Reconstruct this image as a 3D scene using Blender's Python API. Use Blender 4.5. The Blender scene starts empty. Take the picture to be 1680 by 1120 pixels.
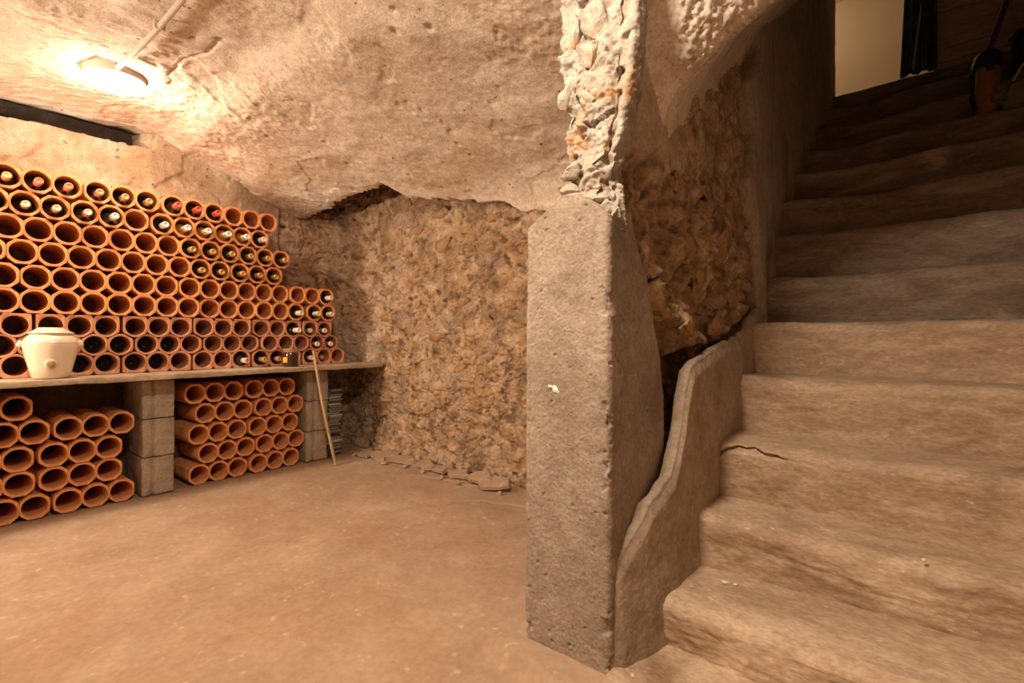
import bpy, bmesh, math, random
import numpy as np
from mathutils import Vector, Matrix, Euler

random.seed(7)
rng = np.random.default_rng(7)
scene = bpy.context.scene
col = scene.collection

# ------------------------------------------------------------------ camera
# World axes: camera stands at x=0 y=0; +Y runs along the bottle rack and up the
# stairs, +X runs along the rubble wall, Z up, cellar floor at z=0 (metres).
CAM_H = 0.866
cam_data = bpy.data.cameras.new('camera')
cam_data.sensor_width = 36.0
cam_data.lens = 800.0 / 1680.0 * 36.0
cam_data.shift_y = -8.0 / 1680.0
cam_data.clip_start = 0.02
cam = bpy.data.objects.new('camera', cam_data)
cam.location = (0, 0, CAM_H)
cam.rotation_euler = (math.radians(90), 0, math.radians(38.51))
col.objects.link(cam)
scene.camera = cam

# ------------------------------------------------------------------ light and exposure
world = bpy.data.worlds.new('cellar_dark')
scene.world = world
world.use_nodes = True
world.node_tree.nodes['Background'].inputs[0].default_value = (0.6, 0.5, 0.4, 1)
world.node_tree.nodes['Background'].inputs[1].default_value = 0.0
vs = scene.view_settings
vs.view_transform = 'Standard'
vs.look = 'None'
vs.gamma = 1.0
vs.use_curve_mapping = False
vs.exposure = 0.0
scene.cycles.use_denoising = True
scene.cycles.max_bounces = 8
scene.cycles.diffuse_bounces = 5
scene.cycles.sample_clamp_indirect = 4.0

WARM = (1.0, 0.79, 0.585)
LAMP_SEEN = 108.0        # emission of the bulkhead lamp in view
LAMP_NEAR = 305.0        # emission of its twin over the foot of the stairs
FILL_BEHIND = 400.0     # added fill lamp, out of view on the wall behind the photographer
LAMP_UPSTAIRS = 3.0     # bulb in the room beyond the doorway

# ------------------------------------------------------------------ numpy noise
def _hash(ix, iy, iz, seed):
    h = (ix.astype(np.uint32) * np.uint32(374761393) + iy.astype(np.uint32) * np.uint32(668265263)
         + iz.astype(np.uint32) * np.uint32(2147483647 - 1274126177) + np.uint32((seed * 974711 + 12345) & 0xffffffff))
    h = (h ^ (h >> np.uint32(13))) * np.uint32(1274126177)
    h = (h ^ (h >> np.uint32(15))) * np.uint32(2246822519)
    return h ^ (h >> np.uint32(16))

def _h01(ix, iy, iz, seed):
    return (_hash(ix, iy, iz, seed) & np.uint32(0xffffff)).astype(np.float32) / np.float32(0xffffff)

_G = np.array([(1, 1, 0), (-1, 1, 0), (1, -1, 0), (-1, -1, 0), (1, 0, 1), (-1, 0, 1), (1, 0, -1), (-1, 0, -1),
               (0, 1, 1), (0, -1, 1), (0, 1, -1), (0, -1, -1), (1, 1, 0), (-1, 1, 0), (0, -1, 1), (0, -1, -1)], np.float32)

def perlin(P, seed=0):
    P = np.asarray(P, np.float32)
    i = np.floor(P); f = P - i
    i = i.astype(np.int64)
    u = f * f * f * (f * (f * 6 - 15) + 10)
    out = 0
    for dx in (0, 1):
        wx = u[..., 0] if dx else 1 - u[..., 0]
        for dy in (0, 1):
            wy = u[..., 1] if dy else 1 - u[..., 1]
            for dz in (0, 1):
                wz = u[..., 2] if dz else 1 - u[..., 2]
                g = _G[_hash(i[..., 0] + dx, i[..., 1] + dy, i[..., 2] + dz, seed) & np.uint32(15)]
                d = g[..., 0] * (f[..., 0] - dx) + g[..., 1] * (f[..., 1] - dy) + g[..., 2] * (f[..., 2] - dz)
                out = out + d * wx * wy * wz
    return out

def fbm(P, scale=1.0, octaves=4, seed=0, gain=0.5, ridged=False):
    P = np.asarray(P, np.float32) * np.float32(1.0) * np.asarray(scale, np.float32)
    a, s, tot = 1.0, 0.0, 0.0
    for o in range(octaves):
        n = perlin(P, seed + o)
        if ridged:
            n = 1 - 2 * np.abs(n)
        s = s + a * n; tot += a
        a *= gain; P = P * 2.03 + 17.3
    return s / tot

def worley(P, scale, seed=0):
    P = np.asarray(P, np.float32) * np.asarray(scale, np.float32)
    i = np.floor(P).astype(np.int64)
    f1 = np.full(P.shape[:-1], 9.0, np.float32); f2 = f1.copy(); cid = f1.copy()
    for dx in (-1, 0, 1):
        for dy in (-1, 0, 1):
            for dz in (-1, 0, 1):
                a, b, c = i[..., 0] + dx, i[..., 1] + dy, i[..., 2] + dz
                q = np.stack([a + _h01(a, b, c, seed), b + _h01(a, b, c, seed + 1), c + _h01(a, b, c, seed + 2)], -1)
                d = np.sqrt(((q - P) ** 2).sum(-1)).astype(np.float32)
                m = d < f1
                f2 = np.where(m, f1, np.minimum(f2, d))
                cid = np.where(m, _h01(a, b, c, seed + 3), cid)
                f1 = np.where(m, d, f1)
    return f1, f2, cid

def sstep(a, b, x):
    t = np.clip((x - a) / (b - a), 0, 1)
    return t * t * (3 - 2 * t)

def seg_dist(px, py, pts):
    d = np.full(px.shape, 9.0)
    for (ax, ay), (bx, by) in zip(pts[:-1], pts[1:]):
        vx, vy = bx - ax, by - ay
        t = np.clip(((px - ax) * vx + (py - ay) * vy) / (vx * vx + vy * vy), 0, 1)
        d = np.minimum(d, np.hypot(px - ax - t * vx, py - ay - t * vy))
    return d

# ------------------------------------------------------------------ mesh helpers
def link(name, me, parent=None, loc=None, rot=None):
    o = bpy.data.objects.new(name, me)
    col.objects.link(o)
    if parent is not None:
        o.parent = parent
    if loc is not None:
        o.location = loc
    if rot is not None:
        o.rotation_euler = rot
    return o

def tag(o, label, cat, group=None):
    o['label'] = label
    o['category'] = cat
    if group:
        o['group'] = group
    return o

def thing(name, label, cat, loc=(0, 0, 0), rot=(0, 0, 0), group=None):
    o = bpy.data.objects.new(name, None)
    o.empty_display_size = 0.05
    col.objects.link(o)
    o.location = loc
    o.rotation_euler = rot
    return tag(o, label, cat, group)

def structure(o):
    o['kind'] = 'structure'
    return o

def raw_mesh(name, V, F, mat, smooth=True):
    me = bpy.data.meshes.new(name)
    me.from_pydata([tuple(v) for v in V], [], F)
    me.materials.append(mat)
    if smooth:
        me.polygons.foreach_set('use_smooth', [True] * len(me.polygons))
    me.update()
    return me

def grid_mesh(name, P, mat, flip=False, wrap=False, attrs=None, caps=False):
    ny, nx = P.shape[:2]
    V = P.reshape(-1, 3).astype(np.float32)
    idx = np.arange(ny * nx).reshape(ny, nx)
    if wrap:
        idx = np.vstack([idx, idx[:1]])
    a, b, c, d = idx[:-1, :-1], idx[:-1, 1:], idx[1:, 1:], idx[1:, :-1]
    Q = np.stack([a, b, c, d] if not flip else [d, c, b, a], -1).reshape(-1, 4)
    loops = Q.reshape(-1)
    starts = np.arange(len(Q)) * 4
    tot = np.full(len(Q), 4)
    if caps:
        e0, e1 = idx[:ny, 0], idx[:ny, -1]
        if flip:
            e0, e1 = e0[::-1], e1[::-1]
        loops = np.concatenate([loops, e0, e1[::-1]])
        starts = np.concatenate([starts, [len(Q) * 4, len(Q) * 4 + ny]])
        tot = np.concatenate([tot, [ny, ny]])
    me = bpy.data.meshes.new(name)
    me.vertices.add(len(V)); me.vertices.foreach_set('co', V.reshape(-1))
    me.loops.add(len(loops)); me.loops.foreach_set('vertex_index', loops.astype(np.int32))
    me.polygons.add(len(starts)); me.polygons.foreach_set('loop_start', starts.astype(np.int32))
    me.polygons.foreach_set('use_smooth', np.ones(len(starts), bool))
    me.update(calc_edges=True)
    me.validate()
    me.materials.append(mat)
    if attrs:
        for k, v in attrs.items():
            at = me.attributes.new(k, 'FLOAT', 'POINT')
            at.data.foreach_set('value', np.asarray(v, np.float32).reshape(-1))
    return me

def normals(P):
    du = np.gradient(P, axis=1); dv = np.gradient(P, axis=0)
    n = np.cross(du, dv)
    return n / (np.linalg.norm(n, axis=-1, keepdims=True) + 1e-9)

def lathe(name, prof, n, mat):
    """prof: (r, z) from bottom to top, closed on the axis."""
    V, F = [], []
    for r, z in prof:
        for k in range(n):
            t = 2 * math.pi * k / n
            V.append((r * math.cos(t), r * math.sin(t), z))
    m = len(prof)
    for i in range(m - 1):
        for k in range(n):
            F.append((i * n + k, i * n + (k + 1) % n, (i + 1) * n + (k + 1) % n, (i + 1) * n + k))
    F.append(tuple(range(n))[::-1])
    F.append(tuple((m - 1) * n + k for k in range(n)))
    return raw_mesh(name, V, F, mat)

def sharp(me, ang=35):
    bm = bmesh.new(); bm.from_mesh(me)
    for e in bm.edges:
        if len(e.link_faces) == 2 and e.calc_face_angle(0) > math.radians(ang):
            e.smooth = False
    bm.to_mesh(me); bm.free()
    return me

def tube(name, pts, r, mat, n=10):
    pts = [Vector(p) for p in pts]
    V, F = [], []
    for i, p in enumerate(pts):
        d = (pts[min(i + 1, len(pts) - 1)] - pts[max(i - 1, 0)]).normalized()
        u = d.cross(Vector((0, 0, 1)))
        if u.length < 1e-3:
            u = Vector((1, 0, 0))
        u.normalize(); w = d.cross(u)
        rr = r[i] if isinstance(r, (list, tuple)) else r
        for k in range(n):
            t = 2 * math.pi * k / n
            V.append(p + u * (rr * math.cos(t)) + w * (rr * math.sin(t)))
    for i in range(len(pts) - 1):
        for k in range(n):
            F.append((i * n + k, i * n + (k + 1) % n, (i + 1) * n + (k + 1) % n, (i + 1) * n + k))
    F.append(tuple(range(n))[::-1]); F.append(tuple((len(pts) - 1) * n + k for k in range(n)))
    return sharp(raw_mesh(name, V, F, mat))

def rough_box(name, size, mat, seg=0.03, amp=0.003, bevel=0.006, seed=0, groove=None, freq=14):
    """a box with bevelled, slightly broken faces; groove(v) may push points."""
    bm = bmesh.new()
    bmesh.ops.create_cube(bm, size=1)
    for v in bm.verts:
        v.co = Vector((v.co.x * size[0], v.co.y * size[1], v.co.z * size[2]))
    bmesh.ops.bevel(bm, geom=list(bm.edges), offset=bevel, segments=2, affect='EDGES', profile=0.6)
    for ax in range(3):
        k = int(size[ax] / seg)
        for j in range(1, k):
            no = [0, 0, 0]; no[ax] = 1
            co = [0, 0, 0]; co[ax] = -size[ax] / 2 + size[ax] * j / k
            bmesh.ops.bisect_plane(bm, geom=bm.verts[:] + bm.edges[:] + bm.faces[:], plane_co=co, plane_no=no)
    bm.normal_update()
    P = np.array([v.co for v in bm.verts], np.float32)
    n = fbm(P + seed * 3.1, freq, 4, seed)
    for v, d in zip(bm.verts, n):
        v.co += v.normal * float(d) * amp
        if groove:
            groove(v)
    me = bpy.data.meshes.new(name)
    bm.to_mesh(me); bm.free()
    me.materials.append(mat)
    me.polygons.foreach_set('use_smooth', [True] * len(me.polygons))
    return me

def lump(name, size, mat, seed, sub=2, rough=0.25, freq=1.6, angular=True):
    bm = bmesh.new()
    bmesh.ops.create_icosphere(bm, subdivisions=sub, radius=1)
    P = np.array([v.co for v in bm.verts], np.float32)
    if angular:   # cut by random planes: a broken stone
        r = np.random.default_rng(seed)
        for _ in range(7):
            d = r.normal(size=3); d /= np.linalg.norm(d)
            h = r.uniform(0.55, 0.85)
            t = P @ d
            P = P - np.maximum(t - h, 0)[:, None] * d[None, :]
    n = fbm(P + seed * 1.7, freq, 3, seed)
    P = P * (1 + rough * n[:, None])
    for v, p in zip(bm.verts, P):
        v.co = Vector((float(p[0]) * size[0], float(p[1]) * size[1], float(p[2]) * size[2]))
    me = bpy.data.meshes.new(name)
    bm.to_mesh(me); bm.free()
    me.materials.append(mat)
    me.polygons.foreach_set('use_smooth', [True] * len(me.polygons))
    return sharp(me, 40)

# ------------------------------------------------------------------ materials
def _nt(name):
    m = bpy.data.materials.new(name)
    m.use_nodes = True
    return m, m.node_tree.nodes, m.node_tree.links, m.node_tree.nodes['Principled BSDF']

def _ramp(N, stops):
    r = N.new('ShaderNodeValToRGB')
    e = r.color_ramp.elements
    while len(e) < len(stops):
        e.new(0.5)
    for x, (p, c) in zip(e, stops):
        x.position = p; x.color = (c[0], c[1], c[2], 1)
    return r

def _noise(N, L, vec, scale, detail=6, rough=0.55, dist=0.0):
    n = N.new('ShaderNodeTexNoise')
    n.inputs['Scale'].default_value = scale
    n.inputs['Detail'].default_value = detail
    n.inputs['Roughness'].default_value = rough
    n.inputs['Distortion'].default_value = dist
    L.new(vec, n.inputs['Vector'])
    return n.outputs['Fac']

def _mix(N, L, fac, a, b, mode='MIX'):
    m = N.new('ShaderNodeMix'); m.data_type = 'RGBA'; m.blend_type = mode
    if isinstance(fac, float):
        m.inputs[0].default_value = fac
    else:
        L.new(fac, m.inputs[0])
    for s, v in ((6, a), (7, b)):
        if isinstance(v, tuple):
            m.inputs[s].default_value = (*v, 1)
        else:
            L.new(v, m.inputs[s])
    return m.outputs[2]

def _spread(N, L, val, lo, hi):
    m = N.new('ShaderNodeMapRange')
    m.inputs[1].default_value = lo; m.inputs[2].default_value = hi
    L.new(val, m.inputs[0])
    return m.outputs[0]

def mineral(name, stops, scale=4, stain=None, stain_scale=1.5, stain_at=(0.5, 0.65), speck=None, speck_scale=60,
            speck_at=(0.66, 0.72), bumps=((60, 0.3, 0.004),), rough=0.9, mask=None, stretch=(1, 1, 1), spec=0.2, grain=110, gamp=1.0):
    """layered noise colour for plaster, stone, clay and concrete. mask=(attribute, stops) blends in a second ramp by a
    per-point attribute of the mesh (where one material covers another or shade is painted in)."""
    m, N, L, B = _nt(name)
    tc = N.new('ShaderNodeTexCoord')
    mp = N.new('ShaderNodeMapping'); mp.inputs['Scale'].default_value = stretch
    L.new(tc.outputs['Object'], mp.inputs['Vector'])
    vec = mp.outputs['Vector']
    base = _noise(N, L, vec, scale, 8, 0.62, 0.4)
    c = _ramp(N, stops); L.new(base, c.inputs[0]); out = c.outputs[0]
    if stain:
        sfac = _spread(N, L, _noise(N, L, vec, stain_scale, 7, 0.6, 0.8), *stain_at)
        out = _mix(N, L, sfac, out, stain)
    if speck:
        pfac = _spread(N, L, _noise(N, L, vec, speck_scale, 2, 0.5), *speck_at)
        out = _mix(N, L, pfac, out, speck)
    if mask:
        at = N.new('ShaderNodeAttribute'); at.attribute_name = mask[0]
        c2 = _ramp(N, mask[1]); L.new(base, c2.inputs[0])
        out = _mix(N, L, at.outputs['Fac'], out, c2.outputs[0])
    g1 = _ramp(N, [(0.32, (0.80, 0.78, 0.76)), (0.55, (1.0, 1.0, 1.0)), (0.7, (1.14, 1.13, 1.12))])
    L.new(_noise(N, L, vec, grain, 3, 0.6), g1.inputs[0])
    out = _mix(N, L, gamp, out, g1.outputs[0], 'MULTIPLY')
    g2 = _ramp(N, [(0.35, (0.86, 0.84, 0.82)), (0.65, (1.10, 1.10, 1.09))])
    L.new(_noise(N, L, vec, grain * 0.22, 4, 0.65, 0.6), g2.inputs[0])
    out = _mix(N, L, gamp, out, g2.outputs[0], 'MULTIPLY')
    L.new(out, B.inputs['Base Color'])
    B.inputs['Roughness'].default_value = rough
    B.inputs['Specular IOR Level'].default_value = spec
    prev = None
    for s, st, d in bumps:
        b = N.new('ShaderNodeBump')
        b.inputs['Strength'].default_value = st
        b.inputs['Distance'].default_value = d
        L.new(_noise(N, L, vec, s, 5, 0.6), b.inputs['Height'])
        if prev:
            L.new(prev, b.inputs['Normal'])
        prev = b.outputs['Normal']
    if prev:
        L.new(prev, B.inputs['Normal'])
    return m

def plain(name, c, rough=0.5, metal=0.0, spec=0.5, var=0.12, scale=30, coat=0.0, bump=0.0):
    m, N, L, B = _nt(name)
    tc = N.new('ShaderNodeTexCoord')
    n = _noise(N, L, tc.outputs['Object'], scale, 4)
    r = _ramp(N, [(0.3, tuple(x * (1 - var) for x in c)), (0.7, tuple(min(1, x * (1 + var)) for x in c))])
    L.new(n, r.inputs[0]); L.new(r.outputs[0], B.inputs['Base Color'])
    B.inputs['Roughness'].default_value = rough
    B.inputs['Metallic'].default_value = metal
    B.inputs['Specular IOR Level'].default_value = spec
    B.inputs['Coat Weight'].default_value = coat
    if bump:
        b = N.new('ShaderNodeBump'); b.inputs['Strength'].default_value = 0.5; b.inputs['Distance'].default_value = bump
        L.new(n, b.inputs['Height']); L.new(b.outputs[0], B.inputs['Normal'])
    return m

def emitter(name, c, s):
    m, N, L, B = _nt(name)
    B.inputs['Base Color'].default_value = (0.8, 0.8, 0.8, 1)
    B.inputs['Emission Color'].default_value = (*c, 1)
    B.inputs['Emission Strength'].default_value = s
    return m

RUB = [(0.30, (0.15, 0.105, 0.07)), (0.42, (0.30, 0.205, 0.13)), (0.52, (0.43, 0.30, 0.19)), (0.62, (0.54, 0.405, 0.28)), (0.75, (0.46, 0.28, 0.14))]
M_rubble = mineral('rubble_masonry', RUB, 9, stain=(0.37, 0.215, 0.10), stain_scale=3.2, stain_at=(0.54, 0.72),
                   speck=(0.17, 0.11, 0.07), speck_scale=20, speck_at=(0.54, 0.68),
                   bumps=((26, 0.6, 0.012), (90, 0.6, 0.006)), mask=('plaster', [(0.3, (0.42, 0.34, 0.27)), (0.7, (0.58, 0.48, 0.39))]))
M_plaster = mineral('lime_plaster', [(0.3, (0.62, 0.53, 0.46)), (0.5, (0.78, 0.70, 0.62)), (0.7, (0.85, 0.785, 0.71))], 3,
                    stain=(0.60, 0.48, 0.36), stain_scale=1.7, stain_at=(0.52, 0.68), speck=(0.20, 0.14, 0.10), speck_scale=34,
                    speck_at=(0.70, 0.75), bumps=((38, 0.35, 0.008), (130, 0.5, 0.004)), mask=('rough', [(0.3, (0.56, 0.46, 0.375)), (0.5, (0.73, 0.62, 0.52)), (0.7, (0.81, 0.72, 0.625))]))
M_concrete = mineral('pillar_render', [(0.3, (0.273, 0.224, 0.180)), (0.5, (0.352, 0.295, 0.242)), (0.7, (0.414, 0.352, 0.295))], 5,
                     stain=(0.30, 0.22, 0.15), stain_scale=1.8, stain_at=(0.55, 0.72), speck=(0.20, 0.155, 0.12), speck_scale=120,
                     speck_at=(0.66, 0.76), bumps=((150, 0.7, 0.004), (420, 0.6, 0.002)))
M_skirt = mineral('cement_skirting', [(0.3, (0.300, 0.231, 0.179)), (0.5, (0.390, 0.315, 0.246)), (0.7, (0.460, 0.389, 0.314))], 6,
                  stain=(0.33, 0.27, 0.21), stain_scale=3, bumps=((70, 0.5, 0.005), (240, 0.4, 0.002)))
M_floor = mineral('screed_floor', grain=45, gamp=0.55, stops=[(0.3, (0.302, 0.206, 0.143)), (0.5, (0.378, 0.269, 0.189)), (0.7, (0.445, 0.328, 0.239))], scale=2.2,
                  stain=(0.35, 0.225, 0.14), stain_scale=1.3, stain_at=(0.50, 0.72), speck=(0.49, 0.375, 0.275), speck_scale=26,
                  speck_at=(0.64, 0.76), bumps=((30, 0.35, 0.006), (180, 0.45, 0.002)), rough=0.75)
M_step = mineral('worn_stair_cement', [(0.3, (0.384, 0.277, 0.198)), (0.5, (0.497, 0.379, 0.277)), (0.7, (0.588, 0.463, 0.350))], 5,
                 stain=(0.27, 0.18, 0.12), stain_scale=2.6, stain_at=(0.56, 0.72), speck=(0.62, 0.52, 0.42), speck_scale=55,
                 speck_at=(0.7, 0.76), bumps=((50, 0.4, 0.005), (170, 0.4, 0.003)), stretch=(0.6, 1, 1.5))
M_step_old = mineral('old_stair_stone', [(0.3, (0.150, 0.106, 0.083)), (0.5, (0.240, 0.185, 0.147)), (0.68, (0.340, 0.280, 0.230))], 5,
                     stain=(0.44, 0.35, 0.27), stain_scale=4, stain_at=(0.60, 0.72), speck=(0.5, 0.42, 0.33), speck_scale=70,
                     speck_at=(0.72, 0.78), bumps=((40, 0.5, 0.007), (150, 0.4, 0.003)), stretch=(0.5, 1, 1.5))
M_clay = mineral('terracotta', [(0.3, (0.64, 0.275, 0.105)), (0.5, (0.75, 0.34, 0.135)), (0.7, (0.80, 0.40, 0.18))], 12,
                 stain=(0.66, 0.33, 0.20), stain_scale=5, stain_at=(0.56, 0.75), bumps=((90, 0.25, 0.002),), rough=0.8)
M_clay_pink = mineral('terracotta_rosy', [(0.3, (0.50, 0.21, 0.105)), (0.5, (0.60, 0.275, 0.15)), (0.7, (0.66, 0.34, 0.20))], 12,
                      stain=(0.55, 0.33, 0.235), stain_scale=6, stain_at=(0.55, 0.7), bumps=((90, 0.3, 0.002),), rough=0.85)
M_lime = mineral('limestone', [(0.28, (0.19, 0.14, 0.10)), (0.42, (0.33, 0.285, 0.24)), (0.6, (0.42, 0.395, 0.355)), (0.75, (0.40, 0.28, 0.17))], 9,
                 stain=(0.47, 0.26, 0.11), stain_scale=6, stain_at=(0.54, 0.68), speck=(0.18, 0.12, 0.08), speck_scale=45,
                 speck_at=(0.67, 0.73), bumps=((40, 0.6, 0.008), (140, 0.5, 0.004)))
M_stone = mineral('field_stone', [(0.3, (0.16, 0.10, 0.06)), (0.5, (0.34, 0.22, 0.13)), (0.7, (0.46, 0.32, 0.20))], 10,
                  stain=(0.42, 0.22, 0.08), stain_scale=8, stain_at=(0.5, 0.7), bumps=((50, 0.6, 0.008),))
M_block = mineral('breeze_block', [(0.3, (0.27, 0.225, 0.175)), (0.5, (0.37, 0.31, 0.245)), (0.7, (0.45, 0.385, 0.31))], 9,
                  speck=(0.6, 0.55, 0.47), speck_scale=90, speck_at=(0.68, 0.75), bumps=((120, 0.7, 0.005),))
M_slab = mineral('shelf_slab', [(0.3, (0.37, 0.29, 0.205)), (0.5, (0.48, 0.385, 0.285)), (0.7, (0.55, 0.46, 0.36))], 6,
                 stain=(0.35, 0.25, 0.16), stain_scale=7, bumps=((60, 0.4, 0.004),), stretch=(1, 0.3, 1))
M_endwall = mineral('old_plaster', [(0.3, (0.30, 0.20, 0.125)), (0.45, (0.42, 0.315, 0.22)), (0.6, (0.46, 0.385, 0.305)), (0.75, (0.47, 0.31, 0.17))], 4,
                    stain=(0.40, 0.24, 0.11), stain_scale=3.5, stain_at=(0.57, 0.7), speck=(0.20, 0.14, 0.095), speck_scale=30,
                    speck_at=(0.66, 0.72), bumps=((30, 0.6, 0.012), (110, 0.4, 0.004)), mask=('bare', [(0.3, (0.06, 0.04, 0.03)), (0.7, (0.17, 0.115, 0.08))]))  # the 'bare' ramp paints the shade below the shelf into the wall
M_stairplaster = mineral('stair_plaster', [(0.3, (0.360, 0.297, 0.250)), (0.55, (0.470, 0.407, 0.350)), (0.75, (0.520, 0.473, 0.413))], 3,
                         stain=(0.26, 0.18, 0.12), stain_scale=3, stain_at=(0.55, 0.72), bumps=((30, 0.25, 0.005),), stretch=(1, 1, 0.4))
M_cream = plain('cream_glaze', (0.78, 0.66, 0.50), 0.18, 0, 0.5, 0.04, 10, coat=0.5)
M_cork = mineral('cork', [(0.3, (0.30, 0.17, 0.08)), (0.7, (0.52, 0.34, 0.19))], 60, bumps=((120, 0.5, 0.001),))
M_lamp_base = plain('lamp_base', (0.72, 0.62, 0.50), 0.5, 0, 0.3, 0.03)
M_conduit = plain('conduit_plastic', (0.50, 0.43, 0.36), 0.45)
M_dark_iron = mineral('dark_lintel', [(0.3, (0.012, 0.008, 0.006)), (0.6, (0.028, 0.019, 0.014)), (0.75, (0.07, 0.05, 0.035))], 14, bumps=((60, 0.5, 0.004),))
M_wood = mineral('stick_wood', [(0.3, (0.42, 0.29, 0.17)), (0.7, (0.58, 0.42, 0.27))], 18, stretch=(1, 1, 0.12), bumps=((80, 0.3, 0.001),))
M_slate = plain('slate_sheet', (0.20, 0.185, 0.17), 0.5, 0, 0.4, 0.3)
M_slate_edge = plain('slate_sheet_pale', (0.42, 0.38, 0.33), 0.5, 0, 0.4, 0.3)
M_glass = plain('dark_bottle_glass', (0.012, 0.010, 0.007), 0.08, 0, 0.6, 0.1)
M_glass_green = plain('green_bottle_glass', (0.022, 0.024, 0.010), 0.1, 0, 0.6, 0.1)
M_glass_amber = plain('amber_bottle_glass', (0.36, 0.17, 0.03), 0.15, 0, 0.6, 0.2)
M_red = plain('red_capsule', (0.62, 0.10, 0.06), 0.35, 0, 0.5, 0.1)
M_orange_red = plain('brick_red_capsule', (0.60, 0.19, 0.10), 0.45, 0, 0.5, 0.15)
M_tan = plain('tan_capsule', (0.52, 0.30, 0.14), 0.4, 0.2, 0.5, 0.15)
M_gold = plain('gold_capsule', (0.62, 0.38, 0.13), 0.35, 0.5, 0.5, 0.2)
M_pale = plain('pale_capsule', (0.74, 0.66, 0.52), 0.5, 0, 0.4, 0.12)
M_white = plain('white_cap', (0.82, 0.78, 0.68), 0.4, 0, 0.4, 0.06)
M_pink = plain('pinkish_cap', (0.75, 0.58, 0.48), 0.4, 0, 0.4, 0.1)
M_yellow = plain('yellow_cap', (0.70, 0.52, 0.16), 0.45, 0, 0.4, 0.15)
M_jar = plain('brown_jam', (0.055, 0.018, 0.010), 0.08, 0, 0.6, 0.2)
M_jarlid = plain('jar_lid', (0.36, 0.27, 0.19), 0.2, 0.3, 0.6, 0.15)
M_label = plain('orange_label', (0.85, 0.40, 0.06), 0.6, 0, 0.3, 0.3, 60)
M_curtain = plain('green_curtain', (0.085, 0.11, 0.092), 0.9, 0, 0.1, 0.3, 12)
M_cord = plain('pale_cord', (0.5, 0.48, 0.36), 0.8)
M_board = mineral('brown_board', [(0.3, (0.46, 0.34, 0.25)), (0.7, (0.60, 0.47, 0.36))], 3, bumps=((40, 0.2, 0.002),), stretch=(0.3, 1, 2))
M_room = plain('upstairs_paint', (0.66, 0.53, 0.37), 0.8, 0, 0.2, 0.03, 3)
M_vac_body = plain('amber_plastic', (0.30, 0.13, 0.05), 0.5, 0, 0.5, 0.2)
M_vac_dark = plain('black_plastic', (0.012, 0.011, 0.011), 0.3, 0, 0.5, 0.1)
M_vac_pole = plain('maroon_pole', (0.07, 0.022, 0.02), 0.75, 0.0, 0.5, 0.1)
M_bag = plain('olive_sack', (0.17, 0.15, 0.095), 0.75, 0, 0.2, 0.3, 9)
M_green = plain('green_plastic', (0.03, 0.14, 0.05), 0.5)

# ------------------------------------------------------------------ floor
def lin(a, b, n):
    return np.linspace(a, b, n)

gx, gy = np.meshgrid(lin(-3.75, 1.05, 480), lin(-1.1, 2.42, 350))
P = np.stack([gx, gy, np.zeros_like(gx)], -1)
hgt = 0.006 * fbm(P, 1.6, 4, 3) + 0.0016 * fbm(P, 18, 3, 8) - 0.004
# skirt of mortar round the pillar foot, rising to the render
dpx = np.maximum(np.maximum(-0.84 - gx, gx + 0.55), 0); dpy = np.maximum(1.08 - gy, 0)
dp = np.hypot(dpx, dpy)
hgt += 0.030 * sstep(0.105, 0.06, dp + 0.05 * fbm(P, 7, 3, 31))
# cracks in the screed
for pts in ([(-1.83, 1.83), (-1.74, 1.92), (-1.66, 1.93), (-1.55, 1.98), (-1.4, 1.97)], [(-2.95, 1.95), (-2.88, 1.98)],
            [(-2.4, 2.0), (-2.2, 2.06), (-2.0, 2.06), (-1.85, 2.12)]):
    wob = 0.02 * fbm(P, 12, 3, 5)
    hgt -= 0.012 * sstep(0.011, 0.003, seg_dist(gx + wob, gy + wob, pts))
P[..., 2] = hgt
structure(link('floor', grid_mesh('floor', P, M_floor)))

# ------------------------------------------------------------------ vault over the cellar
PY = [-1.2, -1.03, -0.9, -0.66, -0.46, -0.3, -0.1, 0.05, 0.2, 0.45, 0.85, 0.98, 1.10, 1.3, 1.5, 1.7, 1.9, 2.08, 2.2, 2.27, 2.30]
PZ = [1.50, 1.60, 1.72, 1.83, 1.90, 1.95, 2.02, 2.06, 2.09, 2.115, 2.125, 2.11, 2.045, 2.00, 1.955, 1.905, 1.845, 1.775, 1.70, 1.60, 1.50]
_t = np.linspace(0, 1, 400)
def smooth_profile():
    y = np.linspace(-1.2, 2.30, 800)
    z = np.interp(y, PY, PZ)
    k = np.exp(-np.linspace(-2, 2, 27) ** 2); k /= k.sum()
    zp = np.convolve(np.pad(z, 13, mode='edge'), k, 'valid')
    # arc-length parametrisation
    s = np.concatenate([[0], np.cumsum(np.hypot(np.diff(y), np.diff(zp)))])
    return s / s[-1], y, zp
_S, _Y, _Z = smooth_profile()
def vault_z(y):
    return np.interp(y, _Y, _Z)

BX = [-3.7, -3.4, -3.27, -3.19, -3.0, -2.85, -2.69, -2.6, -2.5, -2.25, -2.0, -1.86, -1.715, -1.5, -0.6]
BZ = [1.90, 1.92, 1.86, 1.93, 1.86, 1.90, 1.89, 1.86, 1.775, 1.74, 1.69, 1.67, 1.60, 1.56, 1.50]

nx, ns = 640, 470
xs = lin(-3.68, -0.55, nx)
sv = np.linspace(0, 1, ns)
ys = np.interp(sv, _S, _Y); zs = np.interp(sv, _S, _Z)
X, Yg = np.meshgrid(xs, ys); Zg = np.repeat(zs[:, None], nx, 1)
P = np.stack([X, Yg, Zg], -1)
# the vault sags towards the end wall and the far corner
left = sstep(-2.9, -3.6, X)
P[..., 2] -= left * (0.015 + 0.055 * sstep(1.2, 1.6, Yg))
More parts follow.
